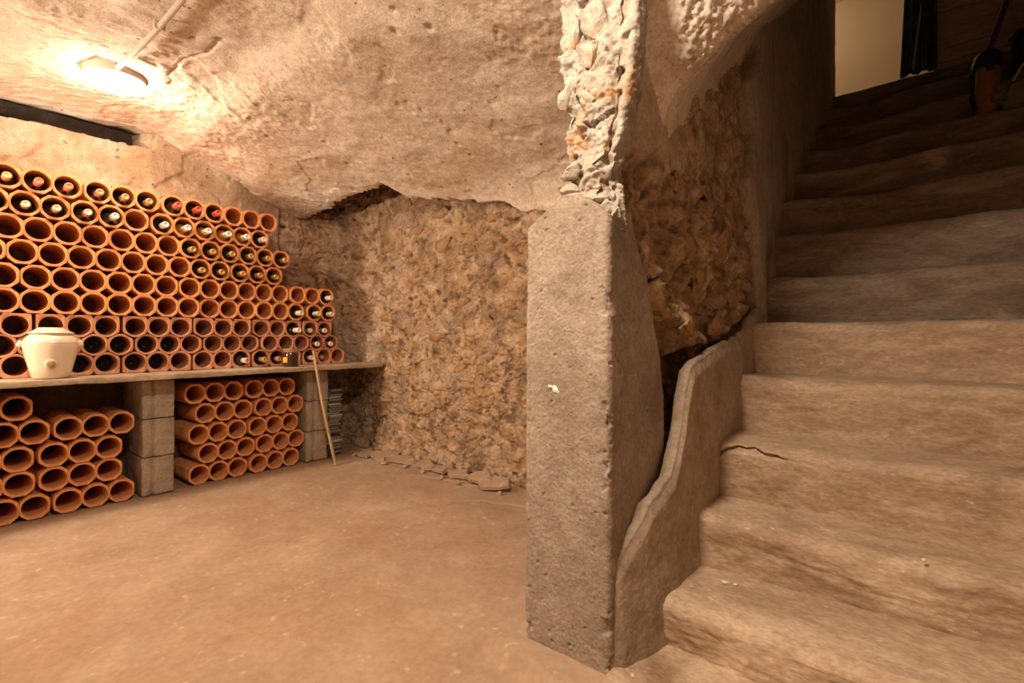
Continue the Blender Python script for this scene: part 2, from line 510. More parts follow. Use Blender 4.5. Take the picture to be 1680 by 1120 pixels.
# a shallow lift of the crown away from the lamp, and the crease ends softly
P[..., 2] += 0.035 * sstep(-2.5, -2.3, X + 0.1 * fbm(P, 2, 2, 77)) * sstep(0.55, 0.42, Yg) * sstep(-0.4, 0.2, Yg)
N0 = normals(P)
rough = sstep(-0.02, 0.16, fbm(P * np.array([1, 1, 1]), 1.5, 4, 21))
rough = np.maximum(rough, sstep(0.95, 1.05, Yg) * sstep(1.45, 1.3, Yg) * sstep(-2.0, -2.4, X))
trowel = fbm(np.stack([X * 9.0 - Yg * 3.0, Yg * 1.8 + X * 0.8, Zg * 1.5], -1), 1.3, 4, 44)
amp = 0.030 * fbm(P, 1.7, 3, 9) + 0.014 * fbm(P, 6, 4, 15)
amp += rough * (0.0065 * fbm(P, 34, 3, 17) + 0.004 * fbm(P, 75, 2, 19))
amp += (1 - rough) * (0.010 * np.abs(trowel) + 0.003 * fbm(P, 20, 3, 18))
# pits and flaked spots
f1, f2, cid = worley(P, 9, 61)
pits = sstep(0.20, 0.10, f1) * (cid > 0.80)
amp -= 0.012 * pits
flake = sstep(0.20, 0.23, fbm(P, 2.6, 5, 52))
amp -= 0.007 * flake
# long cracks in the crown
for pts in ([(-2.78, 0.80), (-2.6, 0.81), (-2.45, 0.85), (-2.3, 0.86)],):
    w = 0.03 * fbm(P, 8, 3, 66)
    amp -= 0.012 * sstep(0.010, 0.003, seg_dist(X + w, Yg + w, pts))
sgn = -1.0 if N0[ns // 2, nx // 2, 2] > 0 else 1.0
P = P + N0 * sgn * amp[..., None]
# broken lower edge of the plaster where the rubble wall shows
jag = np.interp(xs, BX, BZ) + 0.035 * fbm(np.stack([xs, xs * 0, xs * 0], -1), 9, 4, 71) + 0.012 * fbm(np.stack([xs, xs * 0, xs * 0 + 3], -1), 40, 2, 72)
top_i = int(np.searchsorted(ys, 1.86))
for i in range(top_i, ns):
    t = (i - top_i) / (ns - 1 - top_i)
    # remap the last stretch so that it ends on the jagged line
    pass
zend = P[-1, :, 2].copy()
zs_top = P[top_i, :, 2].copy()
frac = np.clip((zs_top[None, :] - P[top_i:, :, 2]) / np.maximum(zs_top - zend, 1e-3)[None, :], 0, 1)
keep = np.clip((zs_top - jag) / (zs_top - zend), 0.03, 1)
sub = P[top_i:].copy()
m = sub.shape[0]
src = np.linspace(0, 1, m)
for j in range(nx):
    # parameter at which this column reaches the edge
    fr = frac[:, j]
    e = np.interp(keep[j], np.maximum.accumulate(fr), src)
    q = src * e
    for k in range(3):
        P[top_i:, j, k] = np.interp(q, src, sub[:, j, k])
lip = P[-1].copy(); lip[:, 1] += 0.05; lip[:, 2] += 0.006
P = np.concatenate([P, lip[None]], 0)
rough_a = np.concatenate([rough, rough[-1:]], 0)
structure(link('ceiling', grid_mesh('ceiling', P, M_plaster, attrs={'rough': rough_a})))

# ------------------------------------------------------------------ vault running up over the stairs
nx, ns = 330, 520
xs = lin(-0.70, 0.95, nx)
def lip_z(x):
    a = np.sqrt(np.clip(1 - ((x - 0.12) / 0.68) ** 2, 0, 1))
    return 1.435 + 0.40 * a
Yl = 1.42
cols = []
for x in xs:
    L0 = float(lip_z(x))
    y0 = np.array([-1.1, -0.6, -0.1, 0.4, 0.75, 0.92, 1.05, 1.15, 1.24, 1.32, 1.38, Yl, 1.50, 1.7, 2.2, 3.0, 3.7, 4.35])
    z0 = np.array([vault_z(v) if v < 0.8 else 0 for v in y0])
    drop = np.interp(y0, [0.75, 0.92, 1.05, 1.15, 1.24, 1.32, 1.38, Yl], [0.0, 0.06, 0.2, 0.38, 0.58, 0.79, 0.93, 1.0])
    zz = 2.12 + (L0 - 2.12) * drop
    z0 = np.where(y0 < 0.8, z0, zz)
    up = y0 > Yl + 0.01
    z0[up] = L0 + 0.02 + 0.635 * (y0[up] - Yl - 0.03)
    s = np.concatenate([[0], np.cumsum(np.hypot(np.diff(y0), np.diff(z0)))])
    q = np.interp(np.linspace(0, 1, ns), [0, 0.15, 0.6, 1], [0, s[3], s[13], s[-1]])
    cols.append(np.stack([np.full(ns, x), np.interp(q, s, y0), np.interp(q, s, z0)], -1))
P = np.stack(cols, 1)
N0 = normals(P)
sgn = -1.0 if N0[20, nx // 2, 2] > 0 else 1.0
rg = sstep(1.02, 1.2, P[..., 1]) * sstep(1.6, 1.5, P[..., 1])
pop = fbm(P, 66, 3, 23)
amp = 0.02 * fbm(P, 3.2, 3, 12) + 0.006 * fbm(P, 14, 3, 13)
amp += rg * sstep(-0.56, -0.44, P[..., 0] + 0.1 * fbm(P, 7, 3, 14)) * (0.016 + 0.019 * pop + 0.012 * fbm(P, 130, 2, 27))
P = P + N0 * sgn * amp[..., None]
structure(link('ceiling_stairs', grid_mesh('ceiling_stairs', P, M_plaster, attrs={'rough': sstep(1.38, 1.6, P[..., 1])})))

# ------------------------------------------------------------------ rubble wall at the back
path = [(-3.80, 1.50)]
for k in range(15):
    t = k / 14
    a = math.radians(180 - 90 * t)
    path.append((-3.15 + 0.45 * math.cos(a), 1.82 + 0.45 * math.sin(a)))
path += [(-0.62, 2.28)]
path = np.array(path)
ps = np.concatenate([[0], np.cumsum(np.hypot(*np.diff(path, axis=0).T))])
nu, nv = 620, 400
u = np.linspace(0, ps[-1], nu)
px_, py_ = np.interp(u, ps, path[:, 0]), np.interp(u, ps, path[:, 1])
zv = lin(-0.06, 2.08, nv)
Xp, Zp = np.meshgrid(px_, zv); Yp = np.repeat(py_[None], nv, 0)
# under the shelf the corner is cut square and deep
sq = sstep(0.66, 0.60, Zp) * sstep(-3.05, -3.3, Xp)
Yp = Yp + sq * np.clip(2.33 - Yp, 0, 0.5)
P = np.stack([Xp, Yp, Zp], -1)
N0 = normals(P)
sgn = 1.0 if N0[nv // 2, nu - 40, 1] < 0 else -1.0
warp = np.stack([fbm(P, 5, 3, 81), fbm(P, 5, 3, 84), fbm(P, 5, 3, 87)], -1) * 0.09
Q = P + warp
f1, f2, cid = worley(Q, (7.0, 7.0, 10.5), 91)
edge = np.clip((f2 - f1) / 0.22, 0, 1)
amp = 0.011 * (edge - 1) + 0.014 * (cid - 0.5) + 0.040 * fbm(P, 3.0, 3, 31)
g1, g2, gid = worley(Q, (19, 19, 26), 95)
amp += 0.006 * (np.clip((g2 - g1) / 0.3, 0, 1) - 1) + 0.009 * (gid - 0.5)
amp += 0.013 * fbm(P, 22, 4, 33) + 0.006 * fbm(P, 75, 2, 35)
amp += 0.05 * sstep(0.22, 0.0, Zp)                      # batter at the foot
holes = sstep(0.14, 0.06, worley(Q, (5.2, 5.2, 6.5), 131)[0])
amp -= 0.05 * holes
Pd = P + N0 * sgn * amp[..., None]
pl = sstep(0.02, 0.2, fbm(P, 3.6, 5, 37)) * 0.28
# the grey mortar fillet at the end of the rack
fil = sstep(0.13, 0.06, np.hypot((Yp - 2.17) * 0.9, np.clip(Zp - 0.80, -0.05, 0.12) - (Zp - 0.80)) + 0.03 * fbm(P, 10, 2, 3)) * sstep(-3.05, -3.2, Xp)
wall_back = structure(link('wall_back', grid_mesh('wall_back', Pd, M_rubble, attrs={'plaster': np.maximum(pl, fil * 0.8)})))
def back_surface(x, z):
    j = int(np.argmin(np.abs(px_[200:] - x))) + 200; i = int(np.argmin(np.abs(zv - z)))
    return Pd[i, j]

# stones that stand out of the rubble, each a part of the wall
stones = [(-3.05, 1.81, .10, .045), (-2.80, 1.83, .09, .05), (-2.62, 1.80, .11, .05), (-2.93, 1.74, .07, .045), (-2.45, 1.70, .09, .04),
          (-2.2, 1.66, .10, .04), (-1.98, 1.61, .08, .04), (-2.7, 1.62, .10, .05), (-3.0, 1.52, .09, .05), (-2.4, 1.48, .11, .05)]
for k in range(46):
    x = rng.uniform(-3.05, -1.65); z = rng.uniform(0.12, 1.55)
    if all(abs(x - a) > (w + .05) or abs(z - b) > (h + .045) for a, b, w, h in stones):
        stones.append((x, z, rng.uniform(.045, .10), rng.uniform(.025, .05)))
for k, (x, z, w, h) in enumerate(stones):
    p = back_surface(x, z)
    me = lump('stone', (w, 0.035, h), M_stone, 300 + k, 3, 0.30, 2.2)
    link('stone', me, wall_back, (p[0], p[1] + 0.019, p[2]), (rng.uniform(-.15, .15), rng.uniform(-.35, .35), rng.uniform(-.2, .2)))

# ------------------------------------------------------------------ end wall behind the rack
nu, nv = 330, 250
Yw, Zw = np.meshgrid(lin(-1.15, 1.75, nu), lin(-0.05, 2.16, nv))
P = np.stack([np.full_like(Yw, -3.52), Yw, Zw], -1)
amp = 0.02 * fbm(P, 2.2, 3, 41) + 0.010 * fbm(P, 9, 4, 43) + 0.003 * fbm(P, 40, 3, 45)
fl = sstep(0.08, 0.12, fbm(P, 3.4, 4, 47))
amp -= 0.012 * fl
shelf_shade = sstep(0.68, 0.62, Zw)  # shade under the shelf, put into the colour as a dark lower band
slot = sstep(0.96, 0.86, Yw + 0.05 * fbm(P, 6, 3, 49)) * sstep(1.975, 1.99, Zw - 0.03 * (Yw - 0.3) + 0.012 * fbm(P, 12, 3, 50))
P[..., 0] += amp - 0.26 * slot - 0.08 * sstep(1.35, 1.75, Yw)
wall_left = structure(link('wall_left', grid_mesh('wall_left', P, M_endwall, attrs={'bare': shelf_shade})))  # 'bare' carries that painted shade

# dark lintel beam lying in the slot under the vault
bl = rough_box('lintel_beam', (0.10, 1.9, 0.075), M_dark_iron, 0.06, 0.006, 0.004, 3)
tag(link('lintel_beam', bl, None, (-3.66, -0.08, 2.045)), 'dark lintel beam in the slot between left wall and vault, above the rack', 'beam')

# ------------------------------------------------------------------ walls out of view that close the cellar
def flat_wall(name, o, du, dv, nu_, nv_, mat, seed):
    a, b = np.meshgrid(np.linspace(0, 1, nu_), np.linspace(0, 1, nv_))
    P = np.array(o)[None, None] + a[..., None] * np.array(du) + b[..., None] * np.array(dv)
    n = np.cross(du, dv); n = n / np.linalg.norm(n)
    P = P + n * (0.02 * fbm(P, 2.5, 4, seed))[..., None]
    return structure(link(name, grid_mesh(name, P, mat)))
flat_wall('wall_front', (-3.7, -1.06, -0.05), (4.8, 0, 0), (0, 0, 1.9), 90, 40, M_endwall, 3)
flat_wall('wall_right', (0.98, -1.15, -0.05), (0, 2.4, 0), (0, 0, 2.3), 60, 50, M_endwall, 5)
flat_wall('wall_stair_right', (0.80, 1.0, -0.05), (0, 3.3, 0), (0, 0, 4.6), 120, 150, M_stairplaster, 6)
flat_wall('wall_stair_end', (0.78, 1.04, -0.05), (0.3, 0, 0), (0, 0, 2.3), 12, 50, M_endwall, 8)

# ------------------------------------------------------------------ rubble side of the dividing wall (left of the stairs)
nu, nv = 420, 460
Yw, Zw = np.meshgrid(lin(1.13, 2.62, nu), lin(-0.02, 2.55, nv))
KY = [1.02, 1.10, 1.147, 1.204, 1.245, 1.30, 1.357, 1.40, 1.431, 1.457, 1.50, 1.57, 1.70, 1.844, 2.0, 2.155, 2.294, 2.44]
KZ = [0.20, 0.262, 0.313, 0.37, 0.421, 0.445, 0.477, 0.53, 0.602, 0.707, 0.765, 0.793, 0.815, 0.838, 0.85, 0.883, 0.963, 1.0]
above = Zw - np.interp(Yw, KY, KZ)
basex = -0.605 + 0.05 * sstep(1.30, 1.42, Zw + 0.25 * (Yw - 1.3)) * sstep(1.75, 1.45, Yw)
basex = np.maximum(basex, -0.605 + 0.055 * sstep(1.47, 1.62, Yw))
basex += 0.02 * sstep(1.7, 2.2, Yw) - 0.09 * sstep(0.03, -0.03, above) * sstep(1.40, 1.5, Yw)
P = np.stack([basex, Yw, Zw], -1)
warp = np.stack([fbm(P, 5, 3, 181), fbm(P, 5, 3, 184), fbm(P, 5, 3, 187)], -1) * 0.10
Q = P + warp
f1, f2, cid = worley(Q, (6, 6.5, 6.0), 191)
edge = np.clip((f2 - f1) / 0.25, 0, 1)
smoothp = sstep(1.33, 1.45, Zw) * sstep(1.72, 1.55, Yw)                    # remnant of plaster high up near the column
smooth2 = sstep(1.30, 1.62, Zw + 0.2 * fbm(P, 3, 3, 5)) * 0.65
k_r = 1 - np.maximum(smoothp, smooth2)
amp = k_r * (0.030 * (edge - 1) + 0.045 * (cid - 0.5) + 0.020 * fbm(P, 20, 4, 33)) + 0.03 * fbm(P, 3.4, 3, 231)
g1, g2, gid = worley(Q, (17, 17, 15), 195)
amp += k_r * (0.012 * (np.clip((g2 - g1) / 0.3, 0, 1) - 1) + 0.012 * (gid - 0.5))
amp += 0.006 * fbm(P, 30, 3, 38) + 0.004 * fbm(P, 80, 2, 35)
ledge = sstep(0.09, 0.03, np.abs(Zw - 1.0 + 0.55 * (Yw - 1.45)) + 0.05 * fbm(P, 8, 2, 12)) * sstep(1.75, 1.55, Yw) * sstep(1.28, 1.36, Yw)
amp += 0.045 * ledge
P[..., 0] += amp
SW = P
wall_stair = structure(link('wall_stair_left', grid_mesh('wall_stair_left', P, M_rubble, attrs={'plaster': np.maximum(smoothp * 0.85, smooth2 * 0.35)})))
sts = [(1.42, 0.98, .075, .06), (1.50, 0.86, .08, .06), (1.58, 0.90, .06, .05), (1.36, 1.10, .05, .07), (1.68, 0.97, .07, .06), (1.46, 0.70, .05, .05),
       (1.80, 1.08, .08, .07), (1.95, 1.22, .07, .08), (2.1, 1.05, .08, .07), (1.7, 1.2, .07, .08), (2.25, 1.18, .06, .09), (1.9, 0.92, .08, .05),
       (2.12, 1.36, .07, .09), (1.62, 1.36, .08, .06), (1.85, 1.42, .09, .07), (2.3, 1.42, .06, .08)]
for k, (y, z, w, h) in enumerate(sts):
    i = int(np.argmin(np.abs(Zw[:, 0] - z))); j = int(np.argmin(np.abs(Yw[0] - y)))
    p = SW[i, j]
    link('stone', lump('stone', (0.034, w * 1.1, h), M_stone, 500 + k, 3, 0.55, 2.6), wall_stair, (p[0] - 0.012, y, z), (rng.uniform(-.4, .4), rng.uniform(-.2, .2), rng.uniform(-.2, .2)))

# cement skirting that follows the steps, its upper edge broken off
KY = [1.02, 1.10, 1.147, 1.204, 1.245, 1.30, 1.357, 1.40, 1.431, 1.457, 1.50, 1.57, 1.70, 1.844, 2.0, 2.155, 2.294, 2.44]
KZ = [0.20, 0.262, 0.313, 0.37, 0.421, 0.445, 0.477, 0.53, 0.602, 0.707, 0.765, 0.793, 0.815, 0.838, 0.85, 0.883, 0.963, 1.0]
nu, nv = 330, 190
yk = lin(1.10, 2.44, nu)
zt = np.interp(yk, KY, KZ) + 0.022 * fbm(np.stack([yk, yk * 0, yk * 0], -1), 14, 5, 3)
v = np.concatenate([np.linspace(0, 1, nv - 8)])
Yw = np.repeat(yk[None], len(v), 0)
Zw = -0.05 + v[:, None] * (zt[None] + 0.05)
xb = np.interp(Yw, [1.10, 1.125, 1.22, 1.36, 1.6, 2.5], [-0.588, -0.549, -0.515, -0.492, -0.485, -0.482])
P = np.stack([xb, Yw, Zw], -1)
P[..., 0] += 0.006 * fbm(P, 6, 3, 61) + 0.002 * fbm(P, 40, 3, 62) - 0.012 * sstep(0.04, 0.0, zt[None] - Zw) + 0.03 * sstep(0.3, 0.0, Zw) * 0.6
ext = []
for k in range(1, 9):
    r = P[-1].copy(); t = k / 8
    r[:, 0] -= 0.034 * t; r[:, 2] += 0.008 * np.sin(t * 3.1) - 0.008 * t * t + 0.016 * t * fbm(np.stack([yk, yk * 0 + t * .15, yk * 0], -1), 16, 3, 9)
    ext.append(r)
P = np.concatenate([P, np.stack(ext)], 0)
sk = link('skirting', grid_mesh('skirting', P, M_skirt), None)
structure(sk); sk.name = 'trim_stair_skirting'

# smooth plaster on the upper stair wall
EY = [2.44, 2.40, 2.34, 2.27, 2.22, 2.30, 2.33, 2.26, 2.24, 2.40, 2.42]
EZ = [0.90, 1.12, 1.27, 1.42, 1.53, 1.66, 1.76, 1.88, 1.95, 2.15, 2.4]
nu, nv = 260, 300
zk = lin(0.9, 3.75, nv)
ye = np.interp(zk, EZ, EY) + 0.02 * fbm(np.stack([zk, zk * 0, zk * 0], -1), 9, 3, 4)
uu = np.linspace(0, 1, nu)
Yw = ye[:, None] + uu[None] * (4.22 - ye[:, None]); Zw = np.repeat(zk[:, None], nu, 1)
xb = np.interp(Yw, [2.2, 2.86, 3.1, 3.355, 3.59, 3.817, 4.14, 4.3], [-0.48, -0.48, -0.462, -0.444, -0.412, -0.385, -0.372, -0.37])
P = np.stack([xb, Yw, Zw], -1)
P[..., 0] += 0.012 * fbm(P, 3, 3, 64) + 0.003 * fbm(P, 16, 3, 65) - 0.012 * sstep(0.05, 0, Yw - ye[:, None])
lipc = [np.stack([P[:, 0, 0] - 0.10 * t, P[:, 0, 1] + 0.012 * t, P[:, 0, 2]], -1) for t in (1.0, 0.6, 0.25)]
P = np.concatenate([np.stack(lipc, 1), P], 1)
structure(link('wall_stair_upper', grid_mesh('wall_stair_upper', P, M_stairplaster)))

# ------------------------------------------------------------------ staircase: every step a part
stair = thing('staircase', 'worn cement and stone staircase climbing to the lit doorway', 'staircase', (0.1, 1.2, 0))
NY = [1.00, 1.27, 1.533, 1.754, 2.02, 2.258, 2.50, 2.69, 2.87, 3.10, 3.355, 3.59, 3.817, 4.14, 5.9]
NZ = [0.040, .166, .321, .505, .715, .925, 1.14, 1.365, 1.576, 1.78, 1.98, 2.18, 2.38, 2.58]
crack3 = [(-0.50, 0.455), (-0.47, 0.475), (-0.43, 0.492), (-0.385, 0.488), (-0.33, 0.478), (-0.29, 0.470), (-0.20, 0.468), (-0.08, 0.45), (0.0, 0.43), (0.08, 0.415)]
for k in range(14):
    y0, y1, z1 = NY[k], NY[k + 1], NZ[k]
    z0 = NZ[k - 1] if k else -0.03
    yb = y1 + 0.06 if k < 13 else 4.45
    R = 0.034 if k < 7 else 0.024
    pts = [(y0 + 0.012, z0 - 0.04)]
    for t in np.linspace(0, 1, 26 if k < 8 else 18)[1:]:
        pts.append((y0 + 0.012 - 0.012 * t, z0 - 0.04 + t * (z1 - R - z0 + 0.04)))
    for t in np.linspace(0, math.pi / 2, 9)[1:]:
        pts.append((y0 + R - R * math.cos(t), z1 - R + R * math.sin(t)))
    for t in np.linspace(0, 1, 24 if k < 7 else 10)[1:]:
        pts.append((y0 + R + t * (yb - y0 - R), z1))
    nf = len(pts)
    pts += [(yb, z0 - 0.05), ((y0 + yb) / 2, z0 - 0.05)]
    pts = np.array(pts)
    nxs = 300 if k < 8 else 200
    xk = lin(-0.66 if k > 0 else -0.56, 0.86, nxs)
    P = np.stack([np.repeat(xk[None], len(pts), 0), np.repeat(pts[:, :1], nxs, 1), np.repeat(pts[:, 1:], nxs, 1)], -1)
    P = P.copy()
    surf = np.zeros(len(pts)); surf[1:nf] = 1
    near_edge = np.exp(-(np.hypot(P[..., 1] - y0, P[..., 2] - z1) / 0.07) ** 2)
    Pn = P + k * 3.7
    # wear: the nosing sags where feet fall, more on the old upper steps
    wear = (0.0 if k == 13 else 0.030 if k >= 8 else 0.012) * np.exp(-((P[..., 0] + 0.18 + 0.05 * math.sin(k * 2.1)) / 0.20) ** 2)
    wav = (0.004 if k == 13 else 0.012) * fbm(np.stack([P[..., 0], P[..., 0] * 0 + k * 9.1, P[..., 0] * 0], -1), 3.2, 3, 5)
    P[..., 2] -= surf[:, None] * near_edge * (wear - wav)
    P[..., 1] += surf[:, None] * near_edge * (0.012 * fbm(np.stack([P[..., 0], P[..., 0] * 0 + k * 5.3, P[..., 0] * 0], -1), 4, 3, 6) + 0.3 * wear)
    fine = 0.008 * fbm(Pn, 5, 3, 7) + 0.0045 * fbm(Pn, 18, 4, 8) + 0.0030 * fbm(Pn * np.array([0.3, 1, 1.6]), 60, 3, 9)
    isr = surf[:, None] * (P[..., 2] < z1 - 0.01)
    P[..., 1] += isr * fine * 1.8
    P[..., 2] += surf[:, None] * (1 - isr) * fine
    if k == 3:
        w = 0.008 * fbm(P, 25, 3, 3)
        dd = seg_dist(P[..., 0] + w, P[..., 2] + w, crack3)
        wd = np.interp(P[..., 0], [-0.5, -0.30, -0.26, 0.08], [0.9, 0.9, 0.75, 0.7]); dp_ = np.interp(P[..., 0], [-0.5, -0.32, -0.27, 0.08], [0.03, 0.03, 0.006, 0.002])
        P[..., 1] += surf[:, None] * sstep(0.0075, 0.002, dd / wd) * dp_ * (P[..., 1] < y0 + 0.05)
    if k == 2:
        w = 0.008 * fbm(P, 20, 3, 4)
        dd = seg_dist(P[..., 0] + w, P[..., 2] + w, [(-0.30, 0.245), (-0.15, 0.235), (-0.02, 0.215), (0.1, 0.22), (0.2, 0.235)])
        P[..., 1] += surf[:, None] * sstep(0.005, 0.001, dd) * 0.004 * (P[..., 1] < y0 + 0.05)
    link('step', grid_mesh('step', P, M_step if k < 6 else M_step_old, flip=True, wrap=True, caps=True), stair).location = (-0.1, -1.2, 0)

# ------------------------------------------------------------------ doorway at the head of the stairs
Yd = 4.16
landing_wall = bpy.data.objects.new('wall_landing', None); col.objects.link(landing_wall); structure(landing_wall)
landing_wall.location = (0, Yd, 0)
bz = [2.50, 2.627, 2.715, 2.95, 3.2, 3.45, 3.75]
for a, b in zip(bz[:-1], bz[1:]):
    me = rough_box('plank', (0.75, 0.03, b - a - 0.005), M_board, 0.12, 0.002, 0.004, int(a * 40))
    link('plank', me, landing_wall, (0.165 + 0.375, 0.03, (a + b) / 2))
link('door_header', rough_box('door_header', (0.62, 0.06, 0.30), M_board, 0.1, 0.003, 0.006, 4), landing_wall, (-0.12, 0.05, 3.72))
link('door_jamb', rough_box('door_jamb', (0.07, 0.16, 1.25), M_stairplaster, 0.06, 0.006, 0.008, 9), landing_wall, (-0.408, 0.06, 3.15))
flat_wall('floor_upstairs', (-1.6, 4.40, 2.565), (3.4, 0, 0), (0, 1.5, 0), 40, 20, M_board, 11)
flat_wall('wall_upstairs_back', (-1.6, 5.75, 2.5), (3.4, 0, 0), (0, 0, 1.7), 40, 20, M_room, 12)
flat_wall('wall_upstairs_left', (-1.5, 4.2, 2.5), (0, 1.7, 0), (0, 0, 1.7), 20, 20, M_room, 13)
flat_wall('wall_upstairs_right', (1.6, 4.2, 2.5), (0, 1.7, 0), (0, 0, 1.7), 20, 20, M_room, 14)
flat_wall('ceiling_upstairs', (-1.6, 4.2, 4.15), (3.4, 0, 0), (0, 1.7, 0), 20, 20, M_room, 15)
flat_wall('wall_upstairs_front', (-1.6, 4.26, 2.5), (1.2, 0, 0), (0, 0, 1.7), 20, 20, M_room, 16)

# green curtain gathered at the right side of the doorway
nu, nv = 70, 50
uu, vv = np.meshgrid(np.linspace(0, 1, nu), np.linspace(0, 1, nv))
xl = 0.0 + 0.05 * vv
Xc = xl + uu * (0.185 - xl)
Yc = Yd - 0.055 + 0.022 * np.sin(uu * 17 + 0.6 * np.sin(vv * 3)) + 0.006 * np.sin(uu * 41)
Zc = 2.572 + vv * 1.13
front = np.stack([Xc, Yc, Zc], -1)
back = front + np.array([0, 0.006, 0])
Pc = np.concatenate([front, back[::-1]], 0)
cur = thing('curtain', 'dark green curtain hanging in the lit doorway atop the stairs', 'curtain', (0.1, Yd, 2.585))
link('cloth', grid_mesh('cloth', Pc, M_curtain, wrap=True), cur).location = (-0.1, -Yd, -2.585)
link('cord', tube('cord', [(0.065, Yd - 0.055, 2.60), (0.085, Yd - 0.058, 2.8), (0.115, Yd - 0.056, 3.05), (0.14, Yd - 0.05, 3.4), (0.15, Yd - 0.04, 3.7)], 0.006, M_cord, 6), cur).location = (-0.1, -Yd, -2.585)
link('rail', tube('rail', [(-0.36, Yd - 0.03, 3.70), (0.22, Yd - 0.03, 3.70)], 0.01, M_vac_dark, 8), cur).location = (-0.1, -Yd, -2.585)

# bulb upstairs
up = thing('pendant_bulb', 'bare bulb hanging in the room upstairs behind the wall', 'lamp', (-0.95, 5.0, 3.9))
link('bulb', lathe('bulb', [(0.012, -0.08), (0.03, -0.065), (0.035, -0.04), (0.02, -0.01), (0.012, 0)], 14, emitter('bulb_glow', (1, 0.8, 0.55), LAMP_UPSTAIRS * 60)), up)
link('socket', lathe('socket', [(0.014, 0), (0.016, 0.02), (0.006, 0.05), (0.004, 0.25)], 10, M_vac_dark), up)

# ------------------------------------------------------------------ things left on the upper steps
vac = thing('vacuum_cleaner', 'upright amber and black vacuum cleaner standing on the dark upper steps', 'vacuum cleaner', (0.352, 3.475, 1.985), (0, 0, 0.1))
can = link('canister', sharp(lathe('canister', [(0.042, 0.0), (0.047, 0.015), (0.048, 0.13), (0.046, 0.24), (0.042, 0.255)], 24, M_vac_body)), vac)
link('motor_head', sharp(lathe('motor_head', [(0.050, 0.256), (0.055, 0.27), (0.054, 0.315), (0.04, 0.335), (0.015, 0.34)], 24, M_vac_dark)), vac)
link('pole', tube('pole', [(0.0, 0, 0.33), (0.05, 0.02, 0.50), (0.13, 0.05, 0.78)], 0.014, M_vac_pole, 10), vac)
link('hose', tube('hose', [(-0.048, -0.01, 0.29), (-0.066, -0.03, 0.22), (-0.066, -0.035, 0.1), (-0.055, -0.03, 0.04)], 0.010, M_vac_dark, 8), vac)
link('latch', rough_box('latch', (0.03, 0.02, 0.04), M_vac_dark, 0.02, 0.0, 0.004, 1), can, (0.0, -0.048, 0.245))
sack = thing('sack', 'limp olive sack slumped on the upper right steps below the vacuum cleaner', 'sack', (0.490, 3.42, 1.985))
link('cloth', lump('cloth', (0.115, 0.075, 0.095), M_bag, 41, 4, 0.45, 1.9, angular=False), sack, (0, 0, 0.075), (0.2, -0.25, 0.1))
link('tie', tube('tie', [(-0.06, -0.05, 0.12), (-0.03, -0.03, 0.19), (0.02, -0.01, 0.26), (0.04, 0.0, 0.30)], 0.006, M_cord, 6), sack)
bk = thing('bin', 'black plastic bin at the right edge of the dark upper steps', 'bin', (0.530, 3.70, 2.185))
link('body', sharp(lathe('body', [(0.055, 0), (0.06, 0.01), (0.07, 0.26), (0.072, 0.265), (0.072, 0.28), (0.064, 0.28), (0.05, 0.02)], 24, M_vac_dark)), bk)
link('rim', sharp(lathe('rim', [(0.072, 0.265), (0.077, 0.268), (0.077, 0.282), (0.072, 0.285)], 24, M_vac_dark)), bk)

# ------------------------------------------------------------------ pillar: render jacket on a rubble core
pillar = thing('pillar', 'square pillar of grey render under a bare limestone top, left of the stairs', 'pillar', (-0.69, 1.2, 0))
pillar['kind'] = 'thing'
def corner_path(pts, r, n=7):
    out = [pts[0]]
    for a, b, c in zip(pts[:-2], pts[1:-1], pts[2:]):
        a, b, c = map(np.array, (a, b, c))
        p = b + (a - b) / np.linalg.norm(a - b) * r; q = b + (c - b) / np.linalg.norm(c - b) * r
        for t in np.linspace(0, 1, n):
            out.append(tuple((1 - t) ** 2 * p + 2 * t * (1 - t) * b + t * t * q))
    out.append(pts[-1])
    return np.array(out)
def resample(pth, n):
    s = np.concatenate([[0], np.cumsum(np.hypot(*np.diff(pth, axis=0).T))])
    u = np.linspace(0, s[-1], n)
    return np.stack([np.interp(u, s, pth[:, 0]), np.interp(u, s, pth[:, 1])], -1)
pj = resample(corner_path([(-0.822, 1.50), (-0.822, 1.09), (-0.560, 1.09), (-0.553, 1.425)], 0.016), 330)
seg_front = (pj[:, 1] < 1.10)
JY = [1.09, 1.15, 1.208, 1.247, 1.308, 1.352, 1.397, 1.425]
JZ = [1.165, 1.195, 1.195, 1.116, 1.04, 0.905, 0.80, 0.70]
top = np.zeros(len(pj))
for i, (x, y) in enumerate(pj):
    if x < -0.80 and y > 1.10:
        top[i] = 1.17
    elif y < 1.108:
        top[i] = np.interp(x, [-0.822, -0.80, -0.70, -0.66, -0.60, -0.56], [1.165, 1.175, 1.238, 1.235, 1.20, 1.168])
    else:
        top[i] = np.interp(y, JY, JZ)
iw = np.stack([pj[:, 0], pj[:, 1], np.zeros(len(pj))], -1)
top += 0.010 * fbm(iw, 18, 4, 3)
nv = 430
v = np.linspace(0, 1, nv)
P = np.stack([np.repeat(pj[None, :, 0], nv, 0), np.repeat(pj[None, :, 1], nv, 0), -0.02 + v[:, None] * (top[None] + 0.02)], -1)
